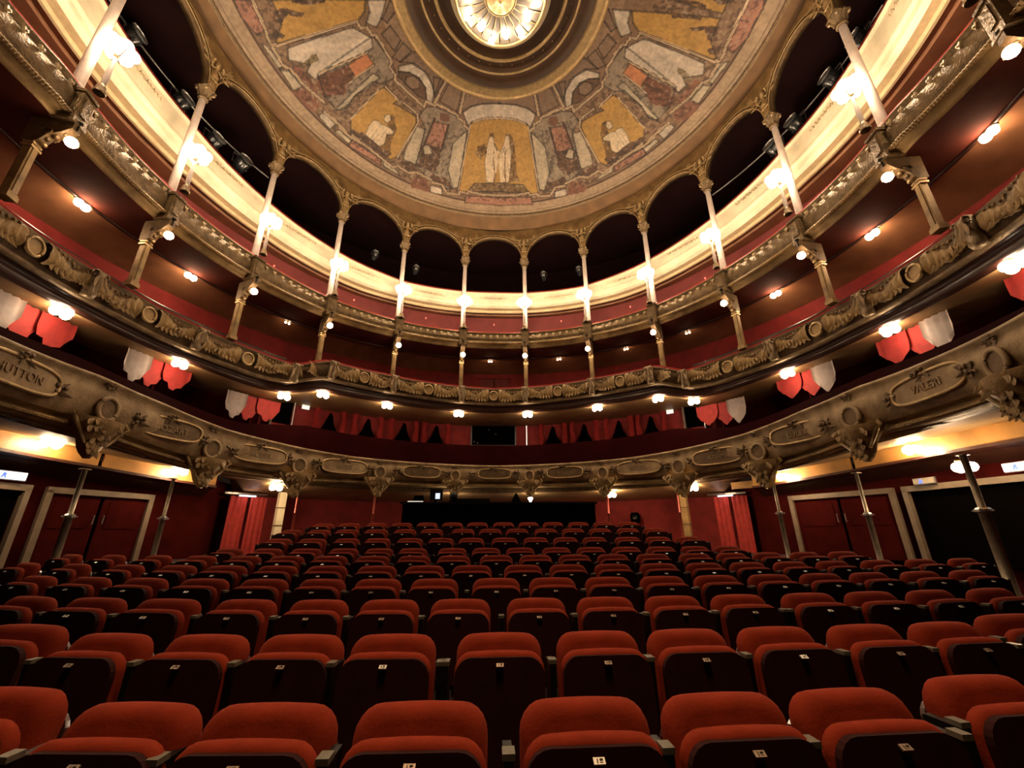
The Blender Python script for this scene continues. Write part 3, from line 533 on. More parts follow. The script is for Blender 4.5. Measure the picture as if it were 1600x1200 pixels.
mids = [0]+[s*x for s in (-1, 1) for x in (18.2, 35.6, 60, 77.5, 94.2, 112)]
for t in mids:
    zc = .5*(z2t(t)+z2s(t))-.03
    bo = link('boss', boss, b2, loc=PT(t, R2(t)-.05, zc), rz=RZ(t)); link('boss_frame', boss_ring, bo)
    for sx in (-1, 1):
        link('leaf_scroll', scr[sx], b2, loc=PT(t+sx*2.6, R2(t+sx*2.6)-.03, zc+.01), rz=RZ(t+sx*2.6), scale=(1, 1.15, 1.22))
        link('leaf_scroll', scr[-sx], b2, loc=PT(t+sx*7.4, R2(t+sx*7.4)-.03, zc+.02), rz=RZ(t+sx*7.4), scale=(.85, .9, 1.0))
for t in (-47.4, 47.4): link('leaf_scroll', scr[1], b2, loc=PT(t-1, R2(t)-.05, .5*(z2t(t)+z2s(t))), rz=RZ(t+sgn(t)*30))

# ============================================================ UPPER BALCONY
b3 = thing('upper_balcony', 'upper balcony front with rows of small gilt studs and piers beneath the gallery columns', 'balcony')
def prof3(t):
    R = R3(t); a = z3t(t); b = z3b(t)
    return [(R+.2, a+.0), (R-.02, a), (R-.04, a-.04), (R+.03, a-.07), (R+.02, a-.12), (R-.05, a-.25), (R-.05, b+.32), (R+.02, b+.26), (R-.03, b+.24)]
wallsweep('fascia', prof3, bronze, -TH, TH, 200, kind=None, parent=b3)
wallsweep('lower_moulding', lambda t: [(R3(t)-.03, z3b(t)+.24), (R3(t)-.06, z3b(t)+.20), (R3(t)-.02, z3b(t)+.12), (R3(t)+.08, z3b(t)+.08), (R3(t)+.06, z3b(t)+.03), (R3(t)+.14, z3b(t))], gilt, -TH, TH, 200, kind=None, parent=b3)
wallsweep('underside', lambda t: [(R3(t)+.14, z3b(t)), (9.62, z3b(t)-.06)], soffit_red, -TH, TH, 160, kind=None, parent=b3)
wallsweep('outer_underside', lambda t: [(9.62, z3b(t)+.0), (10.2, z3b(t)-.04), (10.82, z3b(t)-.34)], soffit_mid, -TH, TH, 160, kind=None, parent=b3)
wallsweep('underside_bead', lambda t: [(9.55, z3b(t)-.03), (9.54, z3b(t)-.09), (9.62, z3b(t)-.09), (9.63, z3b(t)+.02)], wood_dk, -TH, TH, 160, kind=None, parent=b3)
wallsweep('velvet_rail', lambda t: [(R3(t)-.0, z3t(t)), (R3(t), z3t(t)+.05), (R3(t)+.06, z3t(t)+.07), (R3(t)+.2, z3t(t)+.05), (R3(t)+.24, z3t(t)-.05)], red_vel, -TH, TH, 160, kind=None, parent=b3, label='crimson padded rail')
wallsweep('deck', lambda t: [(R3(t)+.15, z3t(t)-.5), (10.9, z3t(t)-.3)], floor_m, -TH, TH, 80, kind=None, parent=b3)
cornice_hi = mat('pale_gilt_stud', (.75, .58, .34), .3, .2, .2, 12.0)
hm = MB()
hm.prism([(-.045, .03), (-.03, .05), (0, .035), (.03, .05), (.045, .03), (0, -.06)], .04, 'y', off=(0, -.03, 0)); hm.sphere((0, -.06, .0), .02, 6, 4)
heart = hm.mesh('stud', cornice_hi)
eggs = MB()
for k in range(620):
    t = -TH+2*TH*k/620; eggs.sphere(PT(t, R3(t)-.07, z3b(t)+.165), .066, 6, 4, (1, 1, .85))
eggs.build('egg_moulding', gilt, b3, kind='stuff')
for i in range(-7, 7):
    tc_ = (i+.5)*18.18+9.09
    for k in range(8):
        t = tc_-9.09+9.09/4.0*(k+.5)*1.0
        t = tc_+(k-3.5)*1.95
        if abs(t) < TH: link('stud', heart, b3, loc=PT(t, R3(t)-.035, z3t(t)-.2), rz=RZ(t), scale=(1.25, 1, 1.25))
pier = MB().box((0, 0, .36), (.30, .34, .70)).box((0, 0, .73), (.36, .40, .07)).box((0, 0, .0), (.34, .38, .06)).box((0, -.175, .40), (.16, .03, .42)).mesh('pier', bronze)
for t in COLS_T: link('pier', pier, b3, loc=PT(t, R3(t)-.02, z3b(t)+.02), rz=RZ(t))

# ============================================================ TOP GALLERY
b4 = thing('gallery_parapet', 'brightly lit cream parapet of the top gallery behind the slender columns', 'balcony')
def prof4(t):
    R = R4(t); a = z4t(t); b = z4b(t); h = a-b
    return [(R+.12, a), (R-.05, a), (R-.07, a-.05), (R-.02, a-.09), (R+.0, a-.12), (R+.0, a-.55*h), (R-.04, a-.6*h), (R-.04, a-.66*h), (R+.02, a-.72*h), (R+.03, a-.84*h), (R-.05, a-.87*h), (R-.05, a-.92*h), (R+.06, b)]
wallsweep('fascia', prof4, cream, -TH, TH, 160, smooth=False, kind=None, parent=b4)
wallsweep('underside', lambda t: [(R4(t)+.06, z4b(t)), (R4(t)+.25, z4b(t)-.02), (R4(t)+.27, z4b(t)-.12), (R4(t)+.33, z4b(t)-.13)], cream_orn, -TH, TH, 160, smooth=False, kind=None, parent=b4)
wallsweep('outer_underside', lambda t: [(R4(t)+.33, z4b(t)-.10), (R4(t)+.5, z4b(t)-.06), (R4(t)+.52, z4b(t)-.16), (10.27, z4b(t)-.16)], soffit_mid, -TH, TH, 160, smooth=False, kind=None, parent=b4)
wallsweep('velvet_rail', lambda t: [(R4(t)-.06, z4t(t)), (R4(t)-.05, z4t(t)+.06), (R4(t)+.08, z4t(t)+.08), (R4(t)+.14, z4t(t))], red_vel, -TH, TH, 160, kind=None, parent=b4, label='crimson padded rail')
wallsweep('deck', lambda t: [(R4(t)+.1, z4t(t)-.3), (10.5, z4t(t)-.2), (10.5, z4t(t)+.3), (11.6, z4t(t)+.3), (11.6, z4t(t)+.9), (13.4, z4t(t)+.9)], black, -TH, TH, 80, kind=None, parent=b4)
gar = MB()
for k in range(18):
    x = (k-8.5)*.115; gar.tube([(x-.05, -.012, .03*math.cos(k*PI)), (x-.02, -.02, .06), (x+.02, -.02, -.05), (x+.05, -.012, -.03*math.cos(k*PI))], .011, 5)
    gar.sphere((x, -.02, 0), .022, 6, 4)
garm = gar.mesh('garland_relief', cream_orn, True)
for i in range(-6, 7):
    t = i*18.18
    if abs(t) < TH: link('garland_relief', garm, b4, loc=PT(t, R4(t)-.0, z4t(t)-.30), rz=RZ(t))
# thin guard rails in the dark gallery
for z, R in ((.38, 10.0),):
    MB().tube([PT(t, R, z4t(t)+z) for t in np.linspace(-110, 110, 120)], .012, 5).build('guard_rail', black_m, b4)
for t in np.linspace(-108, 108, 37): MB().tube([PT(t, 10.0, z4t(t)-.25), PT(t, 10.0, z4t(t)+.38)], .010, 4).build('guard_post', black_m, b4)

# ============================================================ COLUMNS, ARCHES, TORCHES, PILLARS
ZC = 13.52
colm = {}
colm['base'] = MB().box((0, 0, .06), (.34, .34, .12)).lathe([(.15, .12), (.16, .16), (.13, .20), (.12, .26)], seg=16).mesh('base', marble)
shaft_p = [(.100, .26), (.100, .9), (.094, 2.0), (.084, 3.55)]
colm['shaft'] = MB().lathe(shaft_p, seg=16).mesh('shaft', marble, True)
cp = MB().lathe([(.10, 3.55), (.13, 3.58), (.10, 3.62), (.10, 3.68), (.17, 3.86), (.19, 3.92)], seg=16).box((0, 0, 3.95), (.36, .36, .06))
for k in range(8):
    a = k*PI/4; M = Matrix.Rotation(a, 3, 'Z'); n0 = len(cp.v); leaf(cp, (0, -.11, 3.66), PI/2, .24, .05, curl=.45)
    for q in range(n0, len(cp.v)): cp.v[q] = tuple(M @ Vector(cp.v[q]))
for k in range(4):
    a = k*PI/2+PI/4; cp.sphere((.20*math.cos(a), .20*math.sin(a), 3.88), .05, 7, 5)
colm['capital'] = cp.mesh('capital', rose_gilt, True)
fg = MB().box((0, -.03, 4.16), (.24, .24, .36), taper=.85).box((0, -.03, 4.37), (.26, .26, .06))
rows = []
for i in range(8):
    s = i/7; rr = .12*(1-.25*s)+.03*math.sin(s*PI*2.2); rows.append((rr, 4.40+.52*s))
fg.lathe(rows, (0, -.06, 0), 10).sphere((0, -.08, 5.02), .085, 10, 7)
for s in (-1, 1): fg.tube([(s*.06, -.10, 4.80), (s*.18, -.12, 4.70), (s*.22, -.14, 4.88), (s*.16, -.14, 5.03)], .035, 6)
colm['herm_figure'] = fg.mesh('herm_figure', gilt_hi, True)
wing = MB()
for s in (-1, 1):
    for k in range(3): leaf(wing, (s*.12, -.10, 5.0-.10*k), (.30-.24*k) if s > 0 else PI-(.30-.24*k), .52-.08*k, .05, curl=.05)
colm['palm_spray'] = wing.mesh('palm_spray', gilt_hi, True)
def cname(t, i): return '%s from the centre on the %s' % (ordw(i), side_word(t))
DR = I([(0, 0.28), (27, .22), (45, .15), (64, .10), (120, .08)])
for sg in (-1, 1):
    for i, tt in enumerate(BAY):
        t = sg*tt; R = R3(t)+DR(t)+.05
        o = thing('gallery_column', 'slender pale gallery column with gilt capital, %s' % cname(t, i), 'column', PT(t, R, ZC-3.98), RZ(t), 'slender columns of the arcade')
        for nm in ('base', 'shaft', 'capital', 'herm_figure', 'palm_spray'): link(nm, colm[nm], o)
# arches: one per bay
def arch_parts(t0, t1, zsp):
    R = lambda t: R3(t)+DR(t)+.05
    tm = .5*(t0+t1); half = math.radians((t1-t0)/2)*8.7-.13; rise = 1.22
    def xz(th): return (th-tm)/((t1-t0)/2)*(half+.13)
    A = MB(); rows = []
    for k in range(25):
        a = PI*k/24; x = -half*math.cos(a); z = zsp+rise*math.sin(a); th = tm+math.degrees(x/8.7)
        Rr = R(th); ox = 1+.12/half; x2 = x*ox; th2 = tm+math.degrees(x2/8.7); z2 = zsp+(rise+.13)*math.sin(a)
        rows.append([PT(th, Rr-.10, z), PT(th2, Rr-.12, z2), PT(th2, Rr-.03, z2), PT(th, Rr+.12, z)])
    A.grid(rows, close_v=True)
    Bm = MB()
    for hh, rr in ((.012, .022), (.115, .018)):
        pts = []
        for k in range(25):
            a = PI*k/24; x = -(half+hh)*math.cos(a); th = tm+math.degrees(x/8.7); pts.append(PT(th, R(th)-.13, zsp+(rise+hh)*math.sin(a)))
        Bm.tube(pts, rr, 6)
    for k in range(1, 16):
        a = PI*k/16; x = -(half+.065)*math.cos(a); th = tm+math.degrees(x/8.7); Bm.sphere(PT(th, R(th)-.115, zsp+(rise+.065)*math.sin(a)), .018, 5, 4)
    S = MB(); rows = []
    for k in range(33):
        th = t0+(t1-t0)*k/32; x = math.radians(th-tm)*8.7; q = max(-1, min(1, x/(half+.13)))
        zb = zsp+(rise+.10)*math.sqrt(max(0, 1-q*q)); zb = min(zb, 15.22)
        rows.append([PT(th, R(th)-.02, zb), PT(th, R(th)-.02, 15.26), PT(th, R(th)+.1, 15.30), PT(th, R(th)+.1, zb)])
    S.grid(rows)
    T = MB()
    for s in (-1, 1):
        th = tm+s*math.degrees((half*.78)/8.7)
        for k in range(4):
            n0 = len(T.v); leaf(T, (0, 0, 0), (PI/2-.5-.5*k) if s < 0 else (PI/2+.5+.5*k), .22, .05, curl=.1)
            M = Matrix.Rotation(RZ(th), 3, 'Z'); P = Vector(PT(th, R(th)-.03, zsp+1.18))
            for q in range(n0, len(T.v)): T.v[q] = tuple(M @ Vector(T.v[q])+P)
    return A, Bm, S, T
edges = [-127.8]+COLS_T+[127.8]
for i in range(len(edges)-1):
    t0, t1 = edges[i], edges[i+1]; tm = (t0+t1)/2; zsp = 13.56+.05*(abs(tm) > 60)
    k = round(tm/18.2); w_ = 'middle gilt arch of the arcade' if k == 0 else 'gilt arcade arch, %s from the centre arch on the %s' % (ordw(abs(k)-1), side_word(tm))
    o = thing('arcade_arch', w_+' above the gallery', 'arch', group='gilt arches over the gallery')
    A, Bm, S, T = arch_parts(t0, t1, zsp)
    A.build('archivolt', gilt_dk, o, True); Bm.build('arch_beading', gilt_hi, o, True); S.build('spandrel', gilt, o); T.build('spandrel_leaves', gilt_hi, o, True)
# torch lamps on the upper balcony piers
tm_ = {}
tm_['base'] = MB().lathe([(.10, 0), (.11, .05), (.07, .09), (.085, .15), (.05, .22), (.04, .26)], seg=12).mesh('base', rose_gilt, True)
tm_['stem'] = MB().lathe([(.045, .26), (.055, .45), (.040, .7), (.022, 1.10), (.02, 1.25)], seg=10).mesh('stem', marble, True)
cr = MB()
for k in range(6):
    a = k*PI/3; cr.tube([(0, 0, 1.12), (.12*math.cos(a), .12*math.sin(a), 1.04), (.22*math.cos(a), .22*math.sin(a), 1.12), (.24*math.cos(a), .24*math.sin(a), 1.2)], .012, 5)
cr.lathe([(.03, 1.05), (.07, 1.12), (.03, 1.2), (.03, 1.32)], seg=10)
tm_['arms'] = cr.mesh('arms', gilt_hi, True)
globe = MB().sphere((0, 0, 0), .125, 12, 8).mesh('globe', E_T, True)
globe_b = MB().sphere((0, 0, 0), .10, 12, 8).mesh('globe', E_B, True)
globe_2 = MB().sphere((0, 0, 0), .095, 12, 8).mesh('globe', E_2, True)
globe_1 = MB().sphere((0, 0, 0), .09, 12, 8).mesh('globe', E_1, True)
globe_m = MB().sphere((0, 0, 0), .050, 10, 6).mesh('globe', E_M, True)
for sg in (-1, 1):
    for i, tt in enumerate(BAY):
        t = sg*tt
        o = thing('torch_lamp', 'blazing globe cluster on a thin pale stem, %s' % cname(t, i), 'lamp', PT(t, R3(t)-.26, z3t(t)+.02), RZ(t), 'torch lamps before the cream parapet')
        for nm in ('base', 'stem', 'arms'): link(nm, tm_[nm], o)
        for k in range(6): a = k*PI/3; link('globe', globe, o, loc=(.21*math.cos(a), .21*math.sin(a), 1.30))
        link('globe', globe, o, loc=(0, 0, 1.46))
# pillars of the middle balcony carrying the upper one, each with hanging bracket lamp
pm = {}
pm['shaft'] = MB().box((0, 0, .70), (.16, .13, 1.40), taper=.92).box((0, -.070, .72), (.08, .02, 1.15)).mesh('shaft', gilt)
pm['foot'] = MB().box((0, 0, .05), (.22, .19, .10)).box((0, 0, .12), (.19, .16, .05)).mesh('foot', gilt)
kb = MB().prism([(.14, 1.35), (.0, 1.30), (-.12, 1.40), (-.20, 1.56), (-.38, 1.66), (-.52, 1.80), (-.52, 1.95), (.14, 1.95)], .17, 'x')
for s in (-1, 1): kb.tube([(s*.095, -.18+.08*math.cos(k*.75), 1.62+.08*math.sin(k*.75)) for k in range(8)], .02, 5)
for k in range(3): kb.sphere((0, -.16-.11*k, 1.50+.10*k), .055, 8, 6)
pm['scroll_bracket'] = kb.mesh('scroll_bracket', gilt_dk)
pm['shaft_collar'] = MB().sphere((0, -.16, 1.34), .045, 8, 6).box((0, 0, 1.22), (.21, .17, .05)).box((0, 0, 1.30), (.19, .16, .04)).mesh('shaft_collar', gilt_hi)
arm = MB().lathe([(.012, 0), (.012, .16), (.05, .17), (.05, .20), (.02, .22)], seg=8).mesh('arm', black_m, True)
cage = MB(); 
for k in range(4): a = k*PI/2+PI/4; cage.tube([(.02*math.cos(a), .02*math.sin(a), .1), (.10*math.cos(a), .10*math.sin(a), .02), (.10*math.cos(a), .10*math.sin(a), -.06)], .006, 4)
cagem = cage.mesh('cage', gilt_hi)
for sg in (-1, 1):
    for i, tt in enumerate(BAY):
        t = sg*tt; zb = z2t(t)+.1; R = R2(t)+.16 if abs(t) > 50 else R2(t)+.42
        zb = 6.98 if abs(t) < 50 else z2t(t)+.05
        s = (z3b(t)-zb)/1.95
        o = thing('balcony_pillar', 'narrow gilt pillar under the upper balcony, %s' % cname(t, i), 'pillar', PT(t, 8.66 if i < 6 else 9.12, zb), RZ(t), 'pillars between middle and upper balcony')
        for nm in pm: link(nm, pm[nm], o, scale=(1, 1, s))
        l = thing('bracket_lamp', 'glowing lamp under the upper balcony before the pillar %s' % cname(t, i), 'lamp', PT(t, 8.13 if i < 6 else 8.62, 8.36), RZ(t), 'lamps hanging at the pillar brackets')
        link('stem', arm, l, loc=(0, 0, z3b(t)-8.36-.12)); link('globe', globe_b, l); link('cage', cagem, l)
# ============================================================ LAMPS UNDER THE BALCONIES
plate_m = MB().lathe([(.001, .10), (.09, .10), (.10, .07), (.04, .04), (.02, .0)], seg=12).mesh('ceiling_rose', gilt_hi, True)
armm = MB(); 
for k in range(3):
    a = k*2*PI/3+.5; armm.tube([(0, 0, .04), (.06*math.cos(a), .06*math.sin(a), -.02), (.11*math.cos(a), .11*math.sin(a), .01)], .010, 5)
armm3 = armm.mesh('arms', gilt_hi)
def cluster(name, label, t, R, z, gm, n, group):
    o = thing(name, label, 'lamp', PT(t, R, z), RZ(t), group)
    link('ceiling_rose', plate_m, o)
    if n > 1:
        link('arms', armm3, o)
        for k in range(n): a = k*2*PI/n+.5; link('globe', gm, o, loc=(.12*math.cos(a), .12*math.sin(a), -.04))
    else: link('globe', gm, o, loc=(0, 0, -.06))
    return o
for sg in (-1, 1):
    for i, ct in enumerate(C2):
        t = sg*(ct+(.4 if ct < 40 else 0))
        if ct > 100: t = sg*102.1
        cluster('box_lamp', 'bright lamp beneath the middle balcony, %s' % cname(t, i), t, R2(t)+.34, z2b(t)-.06, globe_2, 3, 'lamps beneath the middle balcony')
L1 = [(-48.5, 8.9, 2.87), (-63.9, 9.3, 3.10), (-81.1, 9.3, 3.30), (28.9, 8.9, 2.82), (47.1, 8.9, 2.88), (63.5, 9.3, 3.0), (83.3, 9.3, 3.2), (90.0, 9.0, 2.66)]
for t, rr, zz in L1:
    i = sorted([abs(a) for a, _, _ in L1 if a*t > 0]).index(abs(t))
    cluster('stalls_lamp', 'bright lamp beneath the lowest balcony, %s' % cname(t, i), t, rr, zz, globe_1, 3, 'lamps beneath the lowest balcony')
for t, w_ in ((-9.8, 'left'), (9.5, 'right')):
    o = thing('table_lamp', 'small white lamp under the centre pendants, %s one, above the control desk' % w_, 'lamp', PT(t, 8.75, 2.40), RZ(t), 'pair of small white lamps')
    MB().lathe([(.10, .0), (.05, .05), (.03, .10), (.035, .22), (.10, .32), (.06, .36)], seg=10).build('shade', E_W, o, True)
    MB().tube([(0, 0, .3), (0, 0, .42)], .01, 5).build('stem', black_m, o)
# side fascias of honey wood in the stalls boxes
zfb = I([(57, 2.82), (75, 3.0), (86, 3.08), (128, 3.02)]); zft = I([(57, 3.14), (76, 3.33), (86, 3.42), (128, 3.38)])
for sg in (-1, 1):
    for (a, b, R, nm) in ((57.2, 73.5, 9.62, 'first'), (74.0, 100, 9.62, 'second')):
        a_, b_ = (sg*a, sg*b)
        o = MB().sweep(lambda t: [(R+.03, zfb(t)), (R, zfb(t)), (R, zft(t)), (R+.03, zft(t))], min(a_, b_), max(a_, b_), 14, closed=True).build('wood_fascia', wood_or)
        tag(o, 'honey coloured wooden fascia board, %s one from the back on the %s side' % (nm, side_word(sg)), 'panel', 'wooden fascias above the side boxes')
    o = MB().sweep(lambda t: [(9.60, zfb(t)), (9.60, zfb(t)-.06), (9.9, zfb(t)-.10), (10.32, zfb(t)-.30), (10.32, zfb(t))], sg*57, sg*124, 20).build('trim_%d' % (3 if sg < 0 else 4), wood_dk, kind='structure')
o = MB().sweep(lambda t: [(9.9, 2.80), (9.87, 2.80), (9.87, 3.02), (9.9, 3.02)], 52.6, 57.1, 6, closed=True).build('wood_fascia', wood_or)
tag(o, 'short honey coloured fascia board beside the red lit curtain on the right', 'panel')
# door frames at stalls level
def door(n, t0, t1, zt_, R, mfill, label_open):
    o = thing('door_%d' % n, label_open, 'door', PT((t0+t1)/2, R, 0), RZ((t0+t1)/2)); o['kind'] = 'structure'
    wdt = 2*R*math.sin(math.radians(abs(t1-t0)/2)); z0 = .8
    for s in (-1, 1): MB().box((s*wdt/2, 0, (zt_+z0)/2), (.12, .10, zt_-z0)).build('jamb', door_fr, o)
    MB().box((0, 0, zt_-.0), (wdt+.12, .10, .13)).build('lintel', door_fr, o)
    if mfill is black: MB().box((0, .12, (zt_+z0)/2-.02), (wdt-.12, .06, zt_-z0-.02)).build('dark_opening', black, o)
    else:
        for s in (-1, 1):
            lf = MB().box((s*wdt/4, .05, (zt_+z0)/2-.03), (wdt/2-.08, .05, zt_-z0-.08)).build('door_leaf', mfill, o)
            MB().box((s*wdt/4, .02, zt_-.5), (wdt/2-.35, .02, .6)).build('panel', mfill, lf)
            MB().tube([(s*.10, -.0, 1.72), (s*.10, -.03, 1.72), (s*.10, -.03, 1.92), (s*.10, .0, 1.92)], .012, 6).build('handle', chrome, lf)
    return o
door(1, -76.5, -64.5, 2.42, 10.05, red_wall_dk, 'double dark red doors in a pale frame, left wall of the stalls')
door(2, -92.5, -78.6, 2.42, 10.05, black, 'open black doorway under the blue lit exit sign, left wall')
door(3, 61.6, 76.0, 2.42, 10.05, red_wall_dk, 'double dark red doors in a pale frame, right wall of the stalls')
door(4, 77.6, 92.5, 2.42, 10.05, black, 'open black doorway at the far right of the stalls')
def sign(name, label, t, R, z, w_, h_, m, tilt=0):
    o = thing(name, label, 'sign', PT(t, R, z), RZ(t))
    MB().box((0, .03, 0), (w_+.03, .04, h_+.03)).build('housing', chrome, o)
    MB().box((0, 0, 0), (w_, .03, h_)).build('lit_face', m, o)
    # running figure and arrow pictogram
    MB().prism([(-.06, -.05), (-.03, .03), (-.05, .04), (.0, .05), (.04, .0), (.01, .01), (.03, -.06), (.0, -.05), (-.01, -.01), (-.04, -.06)], .006, 'y', off=(-w_*.1, -.02, 0)).build('pictogram', plate_num if m is E_SIGNW else E_BLUE, o)
    return o
E_BLUE = emit('blue_pictogram', (.10, .20, .8), .8)
sign('exit_sign', 'blue and white lit exit sign above the black doorway, far left edge', -81.6, 9.95, 2.62, .62, .15, E_SIGN)
sign('exit_sign', 'blue white lit exit sign at the far right edge of the stalls', 91.0, 9.95, 2.62, .55, .15, E_SIGN)
sign('exit_sign', 'dim pale exit sign just above the black doorway on the right', 80.8, 9.95, 2.55, .42, .12, mat('dim_sign', (.42, .36, .27), .4))
def boxsign(label, t):
    o = thing('wall_sign', label, 'sign', PT(t, 10.45, 6.02), RZ(t))
    MB().box((0, 0, 0), (.26, .04, .27)).build('panel', E_SIGNW, o); MB().box((-.0, -.025, .04), (.14, .012, .045)).build('dash', black, o)
boxsign('square white lit sign with a black dash, left of centre above the boxes', -42.3)
boxsign('square white lit sign with a black dash, right of centre above the boxes', 41.7)
# box level doorways
for sg in (-1, 1):
    t = sg*46.6
    o = thing('door_%d' % (5 if sg < 0 else 6), 'tall box doorway with pale side strips', 'door', PT(t, 10.35, 0), RZ(t)); o['kind'] = 'structure'
    MB().box((0, .04, 5.62), (.62, .06, .90)).build('dark_opening', black, o)
    MB().box((0, .05, 4.75), (.62, .06, .9)).build('door_leaf', red_wall, o)
    MB().box((-.36, 0, 5.35), (.07, .08, 1.5)).build('side_strip', door_fr, o); MB().box((.36, 0, 5.3), (.03, .05, 1.6)).build('side_strip', white_pl, o)
    MB().box((0, 0, 6.10), (.60, .05, .10)).build('glowing_lintel', E_SIGNW, o)  # plain white lintel, its brightness added as emission
# projection window
o = thing('projection_window', 'wide black control room window in the middle of the box wall', 'window', PT(0.2, 10.6, 5.75), RZ(.2))
MB().box((0, .04, 0), (1.9, .05, 1.2)).build('glass', black, o)
for s in (-1, 1): MB().box((s*.98, 0, 0), (.06, .08, 1.25)).build('frame', wood_dk, o)
MB().box((0, 0, -.62), (2.0, .08, .06)).build('sill', wood_dk, o)
for x, z in ((-.2, .1), (.1, -.1), (-.85, -.45), (-.7, -.5)): MB().sphere((x, 0, z), .03, 6, 4).build('glint', chrome, o)
o = MB().tube([PT(8.4, 9.9, 4.9), PT(8.4, 9.9, 5.85)], .022, 6).build('white_pole', E_SIGNW); tag(o, 'thin white upright pole with added glow, right of the projection window', 'lamp')  # a white pole, no lamp: glow added to make it read bright
# arched box niches with dark drapes along the back wall of the first tier
nich = MB().prism([(-.38, -.55), (.38, -.55), (.30, -.2), (.16, .05), (.08, .42), (-.02, .50), (-.10, .30), (-.20, .0), (-.34, -.25)], .05, 'y').mesh('dark_gap', black)
curts = []
for s in (-1, 1):
    c_ = MB().grid([[(s*(q+w_*math.sin(9*z_)), y_-.02*math.cos(9*z_), -.6+z_) for z_ in np.linspace(0, 1.25, 9)] for q, w_, y_ in ((.42, .05, -.05), (.47, .03, -.10), (.52, .04, -.06), (.57, .02, -.10), (.62, 0, -.03))])
    curts.append(c_.mesh('curtain', red_vel, True))
for i, t in enumerate([-37, -29, -21, -13.5, 14.5, 22, 30, 37.2]):
    s_ = [a for a in (-37, -29, -21, -13.5)] if t < 0 else [14.5, 22, 30, 37.2]
    k = sorted(s_, key=abs).index(t)
    o = thing('box_curtain', 'dark red parted curtains in the box opening, %s' % cname(t, k), 'curtain', PT(t, 10.55, 5.45), RZ(t), 'parted curtains along the box wall')
    link('dark_gap', nich, o); link('curtain', curts[0], o); link('curtain', curts[1], o)
# pelmet drapes hanging by the side box lamps
def drop(w_, h_, m, name, parent, x0, y0=0):
    mb = MB(); rows = []
    for k in range(9):
        x = -w_/2+w_*k/8; u = abs(x)/(w_/2); top = 0; bot = -h_*(1-.52*u**1.6+.05*math.sin(k*2.2))
        rows.append([(x0+x, y0-.05*math.cos(k*PI/1.0)*.6, top+(bot-top)*q/5) for q in range(6)])
    mb.grid(rows)
    return mb.build(name, m, parent, True)
bright_red = mat('scarlet_drape', (.42, .030, .024), .75, 0, .3, 6.0, sheen=.2)
for sg in (-1, 1):
    for i, tt in enumerate((51.8, 68.0, 84.6, 101.0)):
        t = sg*(tt+1.5)
        o = thing('box_drape', 'scarlet and cream scalloped drape beside the box lamp, %s' % cname(t, i), 'drape', PT(t, 9.72, 5.98 if tt > 60 else 5.72), RZ(t), 'scalloped drapes of the side boxes')
        drop(.74, .72, bright_red, 'red_swag', o, -sg*.42); drop(.66, .80, bright_red, 'red_swag', o, sg*.16, .05)
        drop(.60, .84, drape_w, 'cream_swag', o, sg*.60, -.06)
        MB().box((0, .36, -.7), (.04, .5, 1.4)).build('partition', red_wall_dk, o)
# mid bay lamps of the second tier, and pink pilot bulbs
for t, i in ((-69.7, 0), (-86.9, 1), (68.9, 0), (86.5, 1), (103.6, 2)):
    o = thing('tier_lamp', 'bright double bulb under the upper balcony between pillars, %s' % cname(t, i), 'lamp', PT(t, 9.60, z3b(t)-.16), RZ(t), 'double bulbs between the pillars')
    MB().box((0, 0, .07), (.36, .10, .04)).build('mount', gilt_dk, o)
    for x in (-.08, .08): link('globe', globe_1, o, loc=(x, 0, 0))
for t, i in ((-.9, 0), (17.4, 1), (34.7, 2), (49.6, 3), (-50.5, 4)):
    o = thing('tier_bulb', ('small twin bulbs under the upper balcony, %s from centre on the right' % ordw(i)) if t > 0 else ('small twin bulbs under the upper balcony in the %s bay' % ('middle' if i == 0 else 'left stepped')), 'lamp', PT(t, 9.7, z3b(t)-.14), RZ(t), 'small twin bulbs')
    MB().box((0, 0, .06), (.22, .06, .03)).build('mount', gilt_dk, o)
    for x in (-.06, .06): MB().sphere((x, 0, 0), .035, 8, 6).build('bulb', E_M, o)
PBN = ['first left of centre', 'first right of centre', 'third left of centre', 'fourth left of centre', 'farthest right', 'second left of centre', 'second right of centre', 'third right of centre']
for k, t in enumerate([-17.1, 18.0, -50.1, -69.4, 103.5, -36, 50, 70]):
    o = MB().sphere((0, 0, 0), .040, 8, 6).lathe([(.02, 0), (.03, .06), (.03, .09)], (0, .03, -.02), 6).build('pilot_bulb', E_PINK)
    o.location = PT(t, 10.73, 7.72); o.rotation_euler = (0, 0, RZ(t)); tag(o, 'tiny pink bulb on the red second tier wall, %s' % PBN[k], 'bulb', 'tiny pink bulbs')
for k, t in enumerate([-54.5, -36.3, -18.2, 0, 18.2, 36.3, 54.5]):
    o = MB().sphere((0, 0, 0), .028, 8, 6).lathe([(.015, 0), (.03, .05), (.03, .09)], (0, .03, -.02), 6).build('pilot_bulb', E_PINK)
    o.location = PT(t, 10.12, 10.85); tag(o, 'tiny bulb on the rose wall behind the columns, in the %s bay' % ('middle' if k == 3 else '%s %s' % (ordw(abs(k-3)-1), side_word(t))), 'bulb', 'tiny bulbs of the third tier')
# second-tier back wall doors in the middle bay
o = thing('box_door', 'rose lit double door in the centre of the second tier wall', 'door', PT(0.2, 10.7, 6.5), 0)
MB().box((-.35, 0, 1.0), (.66, .04, 1.6)).build('door_leaf', pink_wall, o); MB().box((.35, 0, 1.0), (.66, .04, 1.6)).build('door_leaf', pink_wall, o); MB().box((0, -.01, 1.85), (1.5, .06, .08)).build('lintel', red_wall, o)

